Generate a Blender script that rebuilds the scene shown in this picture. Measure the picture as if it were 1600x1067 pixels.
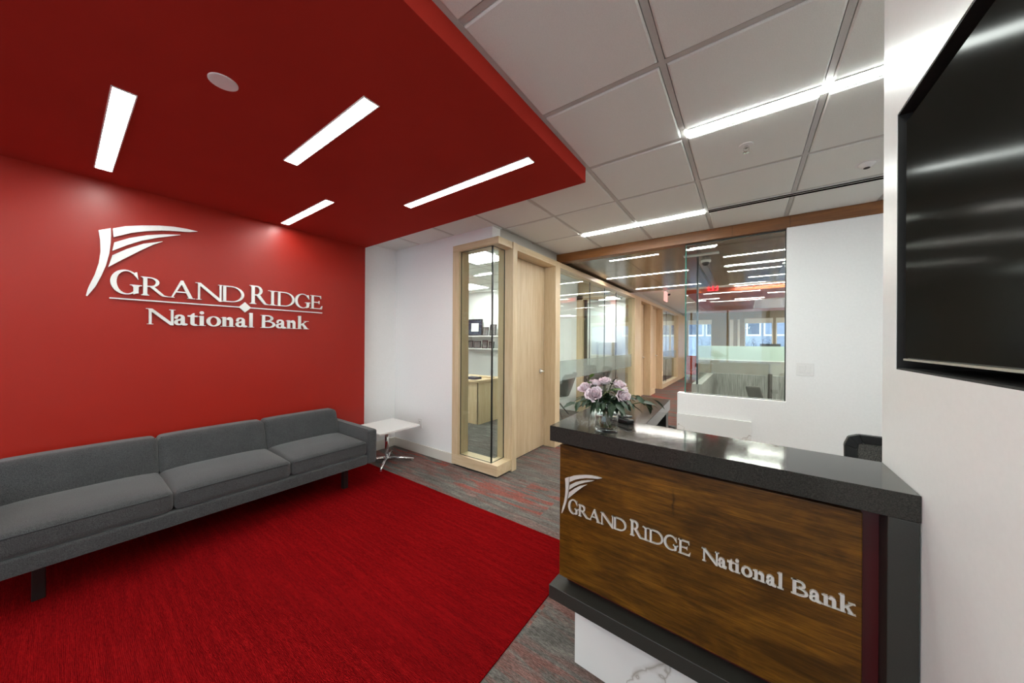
import bpy, bmesh, math, random
from math import sin, cos, pi, radians, sqrt
from mathutils import Vector, Matrix
for o in list(bpy.data.objects): bpy.data.objects.remove(o)
COL = bpy.context.scene.collection
sc = bpy.context.scene

# ------------------------------------------------------------------ camera, world, exposure
H = 1.385
yaw, pit, rol = -0.623, 0.0006, 0.0063
fw = Vector((sin(yaw)*cos(pit), cos(yaw)*cos(pit), sin(pit)))
rt = Vector((cos(yaw), -sin(yaw), 0)); up = rt.cross(fw)
r2 = cos(rol)*rt + sin(rol)*up; u2 = -sin(rol)*rt + cos(rol)*up
cam = bpy.data.cameras.new('camera'); cam.sensor_width = 36; cam.lens = 509.457/1600*36; cam.clip_start = .02
co = bpy.data.objects.new('camera', cam); COL.objects.link(co)
M = Matrix((r2, u2, -fw)).transposed().to_4x4(); M.translation = Vector((0, 0, H)); co.matrix_world = M
sc.camera = co
w = bpy.data.worlds.new('dusk_sky'); sc.world = w; w.use_nodes = True
w.node_tree.nodes['Background'].inputs[0].default_value = (.74, .84, 1, 1)
w.node_tree.nodes['Background'].inputs[1].default_value = 2.0
sc.view_settings.view_transform = 'Standard'; sc.view_settings.look = 'None'
sc.view_settings.exposure = 0.85; sc.view_settings.gamma = 1; sc.view_settings.use_curve_mapping = False

E_SOFFIT, E_CEIL, E_CORR, E_TROFFER = 26.0, 54.0, 64.0, 17.0
CZ = 2.59      # acoustic tile ceiling
SZ = 2.485     # red soffit underside

pt = bpy.data.lights.new('window_daylight', 'AREA'); pt.shape = 'RECTANGLE'; pt.size = 6.1; pt.size_y = 2.3; pt.cycles.is_portal = True  # portal guiding sky fill in through the added rear glazing
po = bpy.data.objects.new('window_daylight', pt); COL.objects.link(po); po.location = (-.5, -4.62, 1.3); po.rotation_euler = (radians(90), 0, 0)
po.rotation_euler = (radians(90), 0, radians(180))

# ------------------------------------------------------------------ materials
def lin(c):
    return tuple(((v/255)/12.92 if v/255 <= .04045 else ((v/255+.055)/1.055)**2.4) for v in c) + (1,)
class NT:
    def __init__(s, name):
        s.m = bpy.data.materials.new(name); s.m.use_nodes = True; s.t = s.m.node_tree
        s.b = s.t.nodes['Principled BSDF']; s.out = s.t.nodes['Material Output']
    def n(s, ty, **k):
        x = s.t.nodes.new(ty)
        for a, v in k.items():
            if a.startswith('i_'): x.inputs[a[2:].replace('_', ' ')].default_value = v
            else: setattr(x, a, v)
        return x
    def l(s, a, b): s.t.links.new(a, b)
    def coords(s, scale=(1, 1, 1), src='Object', rot=(0, 0, 0)):
        if src == 'World': c = s.n('ShaderNodeNewGeometry').outputs['Position']
        else: c = s.n('ShaderNodeTexCoord').outputs[src]
        m = s.n('ShaderNodeMapping'); m.inputs['Scale'].default_value = scale; m.inputs['Rotation'].default_value = rot
        s.l(c, m.inputs[0]); return m.outputs[0]
    def noise(s, vec, scale=5, detail=4, rough=.5, dist=0):
        x = s.n('ShaderNodeTexNoise'); x.inputs['Scale'].default_value = scale; x.inputs['Detail'].default_value = detail
        x.inputs['Roughness'].default_value = rough; x.inputs['Distortion'].default_value = dist
        s.l(vec, x.inputs['Vector']); return x.outputs['Fac']
    def ramp(s, fac, stops):
        r = s.n('ShaderNodeValToRGB'); e = r.color_ramp.elements
        while len(e) < len(stops): e.new(.5)
        for k, (p, c) in enumerate(stops): e[k].position = p; e[k].color = c
        s.l(fac, r.inputs[0]); return r.outputs[0]
    def mix(s, f, a, b, mode='MIX'):
        x = s.n('ShaderNodeMix', data_type='RGBA', blend_type=mode)
        for sock, v in ((x.inputs[0], f), (x.inputs[6], a), (x.inputs[7], b)):
            if hasattr(v, 'links'): s.l(v, sock)
            else: sock.default_value = v
        return x.outputs[2]
    def math(s, op, a, b=0.0, c=0.0):
        x = s.n('ShaderNodeMath', operation=op)
        for k, v in enumerate((a, b, c)):
            if hasattr(v, 'links'): s.l(v, x.inputs[k])
            else: x.inputs[k].default_value = v
        return x.outputs[0]
    def col(s, c):
        if hasattr(c, 'links'): s.l(c, s.b.inputs['Base Color'])
        else: s.b.inputs['Base Color'].default_value = c
    def set(s, rough=.5, metal=0, spec=.5):
        s.b.inputs['Roughness'].default_value = rough; s.b.inputs['Metallic'].default_value = metal
        s.b.inputs['Specular IOR Level'].default_value = spec; return s
    def bump(s, h, strength=.2, dist=.002):
        x = s.n('ShaderNodeBump'); x.inputs['Strength'].default_value = strength; x.inputs['Distance'].default_value = dist
        s.l(h, x.inputs['Height']); s.l(x.outputs[0], s.b.inputs['Normal'])

def plain(name, c, rough=.5, metal=0, spec=.5, nscale=0, amt=.06, bump=0):
    s = NT(name).set(rough, metal, spec)
    if nscale:
        f = s.noise(s.coords(), nscale, 3)
        a = tuple(v*(1-amt) for v in c[:3]) + (1,); b = tuple(min(1, v*(1+amt)) for v in c[:3]) + (1,)
        s.col(s.ramp(f, [(.3, a), (.7, b)]))
        if bump: s.bump(f, bump, .001)
    else: s.col(c)
    return s.m
def emit(name, c, strength):
    s = NT(name); e = s.n('ShaderNodeEmission'); e.inputs[0].default_value = c; e.inputs[1].default_value = strength
    s.l(e.outputs[0], s.out.inputs[0]); return s.m
def glass(name, tint=(.93, .97, .95, 1), film=None, rough=0.0, f0=.04):
    s = NT(name)
    tr = s.n('ShaderNodeBsdfTransparent'); tr.inputs[0].default_value = tint
    gl = s.n('ShaderNodeBsdfGlossy'); gl.inputs['Roughness'].default_value = rough; gl.inputs[0].default_value = (1, 1, 1, 1)
    lw = s.n('ShaderNodeLayerWeight'); lw.inputs[0].default_value = .5
    p = s.math('POWER', lw.outputs['Facing'], 5.0); f = s.math('MULTIPLY_ADD', p, 1-f0, f0)
    mx = s.n('ShaderNodeMixShader'); s.l(f, mx.inputs[0]); s.l(tr.outputs[0], mx.inputs[1]); s.l(gl.outputs[0], mx.inputs[2])
    last = mx.outputs[0]
    if film:
        d = s.n('ShaderNodeBsdfDiffuse'); d.inputs[0].default_value = film[0]
        t2 = s.n('ShaderNodeBsdfTranslucent'); t2.inputs[0].default_value = film[0]
        a = s.n('ShaderNodeMixShader'); a.inputs[0].default_value = .6; s.l(d.outputs[0], a.inputs[1]); s.l(t2.outputs[0], a.inputs[2])
        m3 = s.n('ShaderNodeMixShader'); m3.inputs[0].default_value = film[1]; s.l(last, m3.inputs[1]); s.l(a.outputs[0], m3.inputs[2])
        last = m3.outputs[0]
    s.l(last, s.out.inputs[0]); return s.m
def wood(name, c1, c2, c3, axis='Z', scale=1.0, rough=.35, mott=0.0, src='Object', bands=0):
    s = NT(name).set(rough, 0, .5 if not mott else .3)
    st = {'Z': (14, 14, .8), 'X': (.8, 14, 14), 'Y': (14, .8, 14)}[axis]
    v = s.coords(tuple(x*scale for x in st), src)
    f1 = s.noise(v, 2.0, 6, .6, .6); f2 = s.noise(v, 9.0, 4, .6)
    c = s.ramp(f1, [(.25, c1), (.5, c2), (.75, c3)])
    c = s.mix(.35, c, s.ramp(f2, [(.3, c1), (.7, c3)]))
    if bands:   # book-matched veneer leaves
        sb_ = s.n('ShaderNodeSeparateXYZ'); s.l(s.n('ShaderNodeTexCoord').outputs['Object'], sb_.inputs[0])
        wb = s.n('ShaderNodeTexWhiteNoise', noise_dimensions='1D'); s.l(s.math('FLOOR', s.math('DIVIDE', sb_.outputs[1], bands)), wb.inputs['W'])
        c = s.mix(s.math('MULTIPLY', wb.outputs['Value'], .38), c, c1); c = s.mix(s.math('MULTIPLY', s.ramp(s.noise(s.coords((1, 5, 1.1)), 2.2, 4), [(.4, (0, 0, 0, 1)), (.7, (1, 1, 1, 1))]), .35), c, c3)
    if mott:
        f3 = s.noise(s.coords((2.2, 2.2, 4.5), src), 2.4, 5, .6, .8)
        c = s.mix(s.math('MULTIPLY', s.ramp(f3, [(.35, (0, 0, 0, 1)), (.68, (1, 1, 1, 1))]), mott), c, c1)
    if mott and mott > .5:   # dark mineral streak in the veneer
        sx = s.n('ShaderNodeSeparateXYZ'); s.l(s.n('ShaderNodeTexCoord').outputs['Object'], sx.inputs[0])
        wig = s.math('MULTIPLY_ADD', s.noise(s.coords((0, 0, 12)), 1.5, 3), .03, .432)
        dd = s.math('ABSOLUTE', s.math('SUBTRACT', sx.outputs[0], wig))
        a_ = s.ramp(dd, [(0, (1, 1, 1, 1)), (.005, (0, 0, 0, 1))])
        zz = s.ramp(s.math('ABSOLUTE', s.math('SUBTRACT', sx.outputs[2], .862)), [(.015, (1, 1, 1, 1)), (.05, (0, 0, 0, 1))])
        c = s.mix(s.math('MULTIPLY', s.math('MULTIPLY', a_, zz), .75), c, lin((26, 12, 2)))
    s.col(c); s.bump(f2, .05, .001); return s.m

m_white = plain('white_wall_paint', lin((240, 239, 238)), .55, nscale=60, amt=.015)
m_white_gloss = plain('white_satin_paint', lin((242, 242, 241)), .3, spec=.5, nscale=90, amt=.012, bump=.03)
m_band = plain('grey_bulkhead_paint', lin((190, 185, 178)), .6)  # shade on the white bulkhead put into the colour as grey
m_redpaint = plain('red_soffit_paint', lin((166, 46, 37)), .85, spec=.05, nscale=3, amt=.03)
def red_wall():
    s = NT('red_wall_vinyl').set(.38, 0, .36)
    f = s.noise(s.coords((1, 90, 90), 'World'), 5, 3)
    s.col(s.mix(.08, lin((152, 26, 13)), s.ramp(f, [(.3, lin((112, 14, 8))), (.7, lin((166, 36, 22)))])))
    s.bump(f, .06, .001); return s.m
m_redwall = red_wall()
def tile_mat():
    s = NT('acoustic_tile').set(.9, 0, .2)
    v = s.coords((1, 1, 1), 'World'); f = s.noise(v, 420, 2); g = s.noise(v, 160, 3)
    s.col(s.ramp(f, [(.3, lin((226, 228, 224))), (.62, lin((240, 242, 238)))])); s.bump(g, .06, .001); return s.m
m_tile = tile_mat()
m_grid = plain('ceiling_grid_metal', lin((196, 194, 190)), .45)
m_grid_dark = plain('grid_reveal', lin((70, 66, 62)), .8)
def carpet_red():
    s = NT('red_carpet_pile').set(.95, 0, 0)
    v = s.coords((2.2, 34, 1), 'World'); f = s.noise(v, 1.3, 5, .65, .4)
    g = s.noise(s.coords((1, 1, 1), 'World'), 330, 2); h = s.noise(s.coords((20, 150, 1), 'World'), 1.5, 3)
    c = s.ramp(f, [(.3, lin((72, 4, 7))), (.5, lin((114, 7, 10))), (.7, lin((160, 19, 21)))])
    c = s.mix(.55, c, s.ramp(g, [(.35, lin((60, 4, 7))), (.65, lin((150, 16, 19)))]))
    c = s.mix(.3, c, s.ramp(h, [(.35, lin((76, 7, 11))), (.65, lin((156, 26, 28)))]))
    s.col(c)
    wv = s.n('ShaderNodeTexWave', wave_type='BANDS', bands_direction='Y'); wv.inputs['Scale'].default_value = 60; wv.inputs['Distortion'].default_value = 1.2
    s.l(s.coords((1, 1, 1), 'World'), wv.inputs[0])
    s.bump(s.math('ADD', wv.outputs['Fac'], s.math('MULTIPLY', g, 1.4)), .55, .006); return s.m
m_carpet_red = carpet_red()
def carpet_grey(name='striped_carpet_tile', red=1.0):
    s = NT(name).set(.95, 0, .1)
    p = s.n('ShaderNodeNewGeometry').outputs['Position']
    sp = s.n('ShaderNodeSeparateXYZ'); s.l(p, sp.inputs[0])
    # staggered plank tiles 1.0 x 0.25 m
    row = s.math('FLOOR', s.math('DIVIDE', sp.outputs[1], .25))
    off = s.math('MULTIPLY', row, .37)
    colm = s.math('FLOOR', s.math('ADD', sp.outputs[0], off))
    cb = s.n('ShaderNodeCombineXYZ'); s.l(row, cb.inputs[0]); s.l(colm, cb.inputs[1])
    wn = s.n('ShaderNodeTexWhiteNoise', noise_dimensions='2D'); s.l(cb.outputs[0], wn.inputs[0])
    va = s.n('ShaderNodeVectorMath', operation='MULTIPLY_ADD')
    s.l(wn.outputs['Color'], va.inputs[0]); va.inputs[1].default_value = (7, 7, 0); 
    mp = s.n('ShaderNodeMapping'); mp.inputs['Scale'].default_value = (1.5, 11, 1); s.l(p, mp.inputs[0]); s.l(mp.outputs[0], va.inputs[2])
    f = s.noise(va.outputs[0], 1.25, 6, .62, .5)
    rmask = s.ramp(f, [(.46, (0, 0, 0, 1)), (.54, (1, 1, 1, 1))])
    dens = s.math('MULTIPLY_ADD', s.math('MINIMUM', sp.outputs[1], 4.0), .09, .04)      # redder towards the corridor end of the lobby
    dens = s.math('MINIMUM', s.math('MAXIMUM', s.math('ADD', dens, s.math('MULTIPLY_ADD', wn.outputs['Value'], .7, -.22)), .05), .9)
    g2 = s.noise(s.coords((20, 130, 1), 'World'), 2.2, 3)
    grain = s.noise(s.coords((1, 1, 1), 'World'), 300, 2)
    grey = s.ramp(s.noise(va.outputs[0], 2.6, 6, .65, .6), [(.3, lin((62, 60, 57))), (.5, lin((100, 96, 92))), (.7, lin((140, 134, 128)))])
    grey = s.mix(.45, grey, s.ramp(g2, [(.38, lin((38, 37, 36))), (.64, lin((128, 124, 118)))]))
    rc = s.ramp(g2, [(.35, lin((112, 48, 40))), (.65, lin((176, 78, 66)))])
    c = s.mix(s.math('MULTIPLY', s.math('MULTIPLY', rmask, dens), red), grey, rc)
    c = s.mix(.35, c, s.mix(1.0, c, s.ramp(grain, [(.35, (.25, .25, .25, 1)), (.65, (1.7, 1.7, 1.7, 1))]), 'MULTIPLY'))
    s.col(c); s.bump(s.math('ADD', g2, grain), .5, .005); return s.m
m_carpet = carpet_grey()
m_carpet_office = carpet_grey('grey_office_carpet', 0.0)
m_maple = wood('clear_maple', lin((190, 162, 124)), lin((208, 183, 148)), lin((222, 201, 170)), 'Z', 1.0, .35)
m_maple_y = wood('clear_maple_rail', lin((190, 162, 124)), lin((208, 183, 148)), lin((222, 201, 170)), 'Y', 1.0, .35)
m_maple_x = wood('clear_maple_sill', lin((190, 162, 124)), lin((208, 183, 148)), lin((222, 201, 170)), 'X', 1.0, .35)
m_door = wood('maple_door_veneer', lin((182, 152, 118)), lin((200, 174, 140)), lin((218, 198, 170)), 'Z', .7, .36, bands=.117)
m_beam = wood('brown_stained_beam', lin((98, 56, 22)), lin((130, 80, 36)), lin((152, 98, 48)), 'X', 1.0, .4)
m_desk_wood = wood('stained_walnut_panel', lin((34, 18, 2)), lin((88, 54, 8)), lin((140, 92, 22)), 'X', 2.4, .35, .7)
m_orange_wood = wood('orange_wood_ceiling', lin((120, 40, 10)), lin((160, 60, 16)), lin((178, 74, 24)), 'X', .5, .4)
m_tan_wood = wood('tan_wood_panelling', lin((120, 104, 74)), lin((140, 122, 90)), lin((150, 134, 100)), 'Z', .5, .45)
def corridor_ceiling():
    s = NT('bronze_ceiling_panel').set(.2, .35, .6)
    v = s.coords((.6, 10, 1), 'World'); f = s.noise(v, 2, 4)
    s.col(s.ramp(f, [(.3, lin((100, 82, 64))), (.7, lin((128, 106, 84)))])); return s.m
m_bronze = corridor_ceiling()
m_bronze_gap = plain('panel_joint', lin((28, 22, 18)), .7)
def marble():
    s = NT('white_veined_marble').set(.12, 0, .5)
    v = s.coords((1, 1, 1)); d = s.noise(v, 1.6, 5, .6)
    va = s.n('ShaderNodeVectorMath', operation='MULTIPLY_ADD'); dd = s.n('ShaderNodeCombineXYZ')
    s.l(d, dd.inputs[0]); s.l(d, dd.inputs[2]); s.l(dd.outputs[0], va.inputs[0]); va.inputs[1].default_value = (1.3, 1.3, 1.3); s.l(v, va.inputs[2])
    n = s.noise(va.outputs[0], 2.1, 2, .5)
    vein = s.math('ABSOLUTE', s.math('SUBTRACT', n, .5))
    c = s.ramp(vein, [(0, lin((176, 170, 160))), (.006, lin((216, 213, 208))), (.02, lin((232, 231, 228)))])
    s.col(c); return s.m
m_marble = marble()
def counter_mat():
    s = NT('charcoal_quartz').set(.2, 0, .3)
    f = s.noise(s.coords(), 420, 2); g = s.noise(s.coords(), 6, 3)
    c = s.ramp(f, [(.35, lin((36, 35, 32))), (.7, lin((58, 56, 53)))])
    s.col(c); s.l(s.math('MULTIPLY_ADD', g, .02, .075), s.b.inputs['Roughness']); return s.m
m_quartz = counter_mat()
m_quartz_front = plain('charcoal_quartz_edge', lin((42, 41, 37)), .4, nscale=400, amt=.12)
m_burgundy = plain('burgundy_backing', lin((70, 6, 11)), .4)
def fabric(name, a, b, sc_=330):
    s = NT(name).set(.95, 0, .15)
    n = s.noise(s.coords(), sc_, 3, .6); n2 = s.noise(s.coords(), 9, 3)
    c = s.ramp(n, [(.36, a), (.64, b)]); c = s.mix(.12, c, s.ramp(n2, [(.3, a), (.7, b)])); s.col(c)
    s.b.inputs['Sheen Weight'].default_value = .25
    s.bump(n, .35, .002); return s.m
m_sofa = fabric('heather_grey_wool', lin((36, 36, 37)), lin((76, 76, 77)))
m_sofa_seam = plain('dark_piping', lin((46, 47, 49)), .9)
m_chair_grey = fabric('charcoal_upholstery', lin((60, 62, 63)), lin((88, 90, 91)), 200)
m_mesh = fabric('dark_grey_mesh', lin((52, 52, 51)), lin((120, 117, 112)), 300)
m_black = plain('black_plastic', lin((24, 24, 25)), .4)
m_blackwood = plain('black_leg_wood', lin((18, 15, 14)), .4)
m_chrome = plain('polished_chrome', (.8, .8, .8, 1), .12, 1)
m_satin = plain('satin_nickel', (.62, .6, .57, 1), .28, 1)
m_letter = plain('brushed_silver_face', lin((226, 224, 222)), .38, .35, nscale=120, amt=.03)
m_letter_d = plain('pewter_letter_face', lin((208, 204, 198)), .42, .3, nscale=120, amt=.03)
m_laminate = plain('white_laminate', lin((234, 232, 230)), .35)
m_base = plain('white_baseboard', lin((214, 208, 198)), .45)
m_plate = plain('white_plastic', lin((232, 230, 228)), .35)
def tv_mat():
    s = NT('matte_tv_screen').set(.9, 0, 0); s.col(lin((30, 30, 27)))
    g = s.n('ShaderNodeBsdfGlossy'); g.inputs['Roughness'].default_value = .12; m = s.n('ShaderNodeMixShader'); m.inputs[0].default_value = .014
    s.l(s.b.outputs[0], m.inputs[1]); s.l(g.outputs[0], m.inputs[2]); s.l(m.outputs[0], s.out.inputs[0]); return s.m
m_tvscreen = tv_mat()
m_tvframe = plain('tv_bezel', lin((14, 14, 14)), .3)
m_niche = plain('black_niche_lining', lin((26, 25, 24)), .7, nscale=40, amt=.3)
m_lamp_soffit = emit('lit_soffit_lens', (.93, 1, .95, 1), E_SOFFIT)
m_lamp_ceil = emit('lit_ceiling_lens', (.93, 1, .95, 1), E_CEIL)
m_lamp_corr = emit('lit_corridor_lens', (1, .98, .90, 1), E_CORR)
m_down = emit('lit_downlight_lens', (1, .97, .9, 1), 600.0)
m_troffer = emit('lit_troffer_lens', (.97, 1, .96, 1), E_TROFFER)
m_exit = emit('lit_exit_letters', (1, .02, .03, 1), 2.2)
m_exit_side = emit('lit_exit_edge', (1, .38, .33, 1), .9)
m_glass = glass('clear_glass')
m_glass_edge = glass('green_glass_edge', (.55, .8, .74, 1), ((.10, .30, .27, 1), .75))
m_dark_edge = plain('dark_glass_joint', lin((22, 30, 28)), .3)
m_film = glass('frosted_film', (.9, .94, .93, 1), ((.50, .52, .51, 1), .34), .1)
m_frost = glass('green_frosted_glass', (.8, .9, .86, 1), ((.62, .72, .66, 1), .8), .25)
m_vase = glass('vase_glass', (.97, .98, .98, 1), None, 0, .06)
m_water = glass('vase_water', (.86, .86, .78, 1), None, 0, .03)
m_grey_fabric = None
def streaked():
    s = NT('streaked_grey_wallcovering').set(.7)
    f = s.noise(s.coords((60, 60, 2.5)), 1.6, 4, .65)
    s.col(s.ramp(f, [(.32, lin((112, 112, 108))), (.68, lin((168, 168, 163)))])); return s.m
m_grey_fabric = streaked()
m_leaf = plain('dark_leaf', lin((26, 48, 24)), .5, nscale=30, amt=.35)
m_leaf_l = plain('light_leaf', lin((84, 112, 46)), .45, nscale=30, amt=.25)
m_stem = plain('flower_stem', lin((70, 78, 40)), .5)
def petal():
    s = NT('lilac_petal').set(.6, 0, .3)
    f = s.noise(s.coords(), 45, 3); c = s.ramp(f, [(.3, lin((214, 192, 200))), (.7, lin((236, 220, 226)))]); s.col(c)
    s.b.inputs['Subsurface Weight'].default_value = .15; s.b.inputs['Subsurface Radius'].default_value = (.01, .006, .006)
    return s.m
m_petal = petal()
m_facade = plain('blue_grey_cladding', lin((138, 150, 176)), .7, nscale=6, amt=.1)
m_winblue = plain('neighbour_window', lin((60, 76, 104)), .2)
m_bark = plain('bare_shrub_bark', lin((30, 34, 50)), .8)
m_blind = plain('cream_blind', lin((226, 222, 206)), .7)
m_red_upholstery = plain('red_upholstery', lin((150, 44, 30)), .7)
m_slot = plain('matte_black_slot', lin((10, 10, 10)), 1.0, spec=0)
m_paper = plain('paper', lin((236, 233, 226)), .8)
m_photo = plain('photo_print', lin((110, 104, 104)), .3, nscale=60, amt=.8)
m_mat = plain('navy_mat', lin((38, 42, 62)), .6)

# ------------------------------------------------------------------ mesh helpers
class MB:
    def __init__(s): s.v = []; s.f = []
    def poly(s, pts): k = len(s.v); s.v += [tuple(p) for p in pts]; s.f.append(list(range(k, k+len(pts)))); return s
    def box(s, x0, x1, y0, y1, z0, z1):
        k = len(s.v)
        s.v += [(x, y, z) for z in (z0, z1) for y in (y0, y1) for x in (x0, x1)]
        s.f += [[k+a for a in q] for q in ((0, 2, 3, 1), (4, 5, 7, 6), (0, 1, 5, 4), (2, 6, 7, 3), (0, 4, 6, 2), (1, 3, 7, 5))]; return s
    def prism(s, poly, z0, z1):      # polygon in xy extruded in z
        k = len(s.v); n = len(poly)
        s.v += [(x, y, z0) for x, y in poly] + [(x, y, z1) for x, y in poly]
        s.f.append([k+i for i in range(n)][::-1]); s.f.append([k+n+i for i in range(n)])
        s.f += [[k+i, k+(i+1) % n, k+n+(i+1) % n, k+n+i] for i in range(n)]; return s
    def plate(s, poly, fn, d0, d1):  # polygon (u,v) mapped by fn(u,v,d)
        k = len(s.v); n = len(poly)
        s.v += [fn(a, b, d0) for a, b in poly] + [fn(a, b, d1) for a, b in poly]
        s.f.append([k+i for i in range(n)][::-1]); s.f.append([k+n+i for i in range(n)])
        s.f += [[k+i, k+(i+1) % n, k+n+(i+1) % n, k+n+i] for i in range(n)]; return s
    def tube(s, pts, r, n=10, closed=False, caps=True):
        pts = [Vector(p) for p in pts]; rr = r if isinstance(r, (list, tuple)) else [r]*len(pts); k = len(s.v)
        m = len(pts); prev = None
        for i, p in enumerate(pts):
            if closed: t = (pts[(i+1) % m]-pts[i-1])
            else: t = (pts[min(i+1, m-1)]-pts[max(i-1, 0)])
            t.normalize()
            if prev is None:
                a = t.cross(Vector((0, 0, 1))); 
                if a.length < 1e-3: a = t.cross(Vector((1, 0, 0)))
            else: a = prev-t*prev.dot(t)
            a.normalize(); prev = a; b = t.cross(a)
            for j in range(n):
                q = p+(a*cos(2*pi*j/n)+b*sin(2*pi*j/n))*rr[i]; s.v.append(tuple(q))
        for i in range(m if closed else m-1):
            for j in range(n):
                a0 = k+i*n+j; a1 = k+i*n+(j+1) % n; b0 = k+((i+1) % m)*n+j; b1 = k+((i+1) % m)*n+(j+1) % n
                s.f.append([a0, a1, b1, b0])
        if caps and not closed:
            s.f.append([k+j for j in range(n)][::-1]); s.f.append([k+(m-1)*n+j for j in range(n)])
        return s
    def lathe(s, prof, c=(0, 0, 0), n=32, fn=None):
        k = len(s.v); m = len(prof)
        for r, z in prof:
            for j in range(n):
                p = (c[0]+r*cos(2*pi*j/n), c[1]+r*sin(2*pi*j/n), c[2]+z); s.v.append(fn(p) if fn else p)
        for i in range(m-1):
            for j in range(n): s.f.append([k+i*n+j, k+i*n+(j+1) % n, k+(i+1)*n+(j+1) % n, k+(i+1)*n+j])
        s.f.append([k+j for j in range(n)][::-1]); s.f.append([k+(m-1)*n+j for j in range(n)])
        return s
    def rbox(s, x0, x1, y0, y1, z0, z1, r=.02, crown=(0, 0, 0), n=10, fn=None):
        """rounded, crowned box (cushion)"""
        cx, cy, cz = (x0+x1)/2, (y0+y1)/2, (z0+z1)/2; hx, hy, hz = (x1-x0)/2, (y1-y0)/2, (z1-z0)/2
        r = min(r, hx, hy, hz)
        def axis(h):
            return [-h, -h+r*.12, -h+r*.35, -h+r*.65, -h+r] + [(-h+r)+(2*(h-r))*i/n for i in range(1, n)] + [h-r, h-r*.65, h-r*.35, h-r*.12, h]
        ax = [axis(hx), axis(hy), axis(hz)]; hs = (hx, hy, hz)
        cache = {}
        def vert(a, b, c):
            key = (a, b, c)
            if key in cache: return cache[key]
            p = [ax[0][a], ax[1][b], ax[2][c]]
            q = [max(-(h-r), min(h-r, t)) for t, h in zip(p, hs)]
            d = Vector([pp-qq for pp, qq in zip(p, q)])
            if d.length > 1e-9: d = d.normalized()*r
            P = [qq+dd for qq, dd in zip(q, d)]
            uu = [P[i]/hs[i] for i in range(3)]
            for i in range(3):
                j, l = (i+1) % 3, (i+2) % 3
                P[i] += crown[i]*uu[i]*(1-uu[j]**4)*(1-uu[l]**4)
            P = (cx+P[0], cy+P[1], cz+P[2])
            if fn: P = fn(P)
            cache[key] = len(s.v); s.v.append(tuple(P)); return cache[key]
        N = [len(a)-1 for a in ax]
        for i in range(3):
            j, l = (i+1) % 3, (i+2) % 3
            for side in (0, N[i]):
                for a in range(N[j]):
                    for b in range(N[l]):
                        q = []
                        for (da, db) in ((0, 0), (1, 0), (1, 1), (0, 1)):
                            ix = [0, 0, 0]; ix[i] = side; ix[j] = a+da; ix[l] = b+db; q.append(vert(*ix))
                        s.f.append(q if side else q[::-1])
        return s
    def build(s, name, mat, parent=None, bevel=0, smooth=False, kind=None, label=None, loc=None):
        me = bpy.data.meshes.new(name); me.from_pydata(s.v, [], s.f); me.materials.append(mat)
        bm = bmesh.new(); bm.from_mesh(me); bmesh.ops.recalc_face_normals(bm, faces=bm.faces); bm.to_mesh(me); bm.free()
        o = bpy.data.objects.new(name, me); COL.objects.link(o)
        if parent: o.parent = parent
        if loc: o.location = loc
        if bevel:
            b = o.modifiers.new('bevel', 'BEVEL'); b.width = bevel; b.segments = 2; b.limit_method = 'ANGLE'; b.angle_limit = radians(40)
        if smooth:
            for p in me.polygons: p.use_smooth = True
        if kind: o['kind'] = kind
        if label: o['label'] = label
        return o
def tag(o, label, cat, group=None):
    o['label'] = label; o['category'] = cat
    if group: o['group'] = group
    return o
def thing(name, label, cat, loc=(0, 0, 0), rz=0, group=None):
    o = bpy.data.objects.new(name, None); COL.objects.link(o); o.location = loc; o.rotation_euler = (0, 0, rz)
    o.empty_display_size = .1
    return tag(o, label, cat, group)
def struct(name, mb, m, parent=None, **k): return mb.build(name, m, parent, kind=None if parent else 'structure', **k)
def sgroup(name):
    o = bpy.data.objects.new(name, None); COL.objects.link(o); o['kind'] = 'structure'; return o

# ------------------------------------------------------------------ SETTING
RW = -3.64        # red wall face
WX = -2.03        # office-front frame face plane
TVX = .316        # tv wall face
struct('floor', MB().box(-7, 3.2, -4.6, 15.4, -.08, 0), m_carpet)
# red wall panel and the white walls beside it
struct('wall_left', MB().box(-3.79, RW, -4.5, 2.10, 0, CZ), m_redwall)
struct('wall_corner', MB().box(-3.95, -3.79, -4.5, 2.75, 0, 2.75), m_white)
struct('wall_front', MB().box(-3.79, -2.68, 2.618, 2.75, 0, 2.75).box(-2.68, -2.14, 2.618, 2.75, 2.45, 2.75), m_white)
rwl = MB().box(-3.95, 3.2, -4.65, -4.5, 2.45, 2.75).box(-3.95, 3.2, -4.65, -4.5, 0, .1)
struct('wall_rear', rwl, m_white)
w0 = sgroup('window_0')  # unseen rear glazing, added to let soft sky fill into the lobby
for x in (-3.64, -2.6, -1.56, -.52, .52, 1.56, 2.55): struct('window_post', MB().box(x, x+.05, -4.6, -4.5, .1, 2.45), m_maple, w0)
struct('glass_pane', MB().box(-3.6, 2.55, -4.56, -4.55, .1, 2.45), m_glass, w0)
struct('wall_right', MB().box(2.6, 2.75, -4.5, 4.15, 0, 2.75), m_white)
# white wall behind the desk with the half wall of the teller booth
struct('wall_booth', MB().box(.308, 2.75, 4.02, 4.14, 0, 2.48).box(-.62, .308, 4.02, 4.14, 0, .83), m_white)
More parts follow.
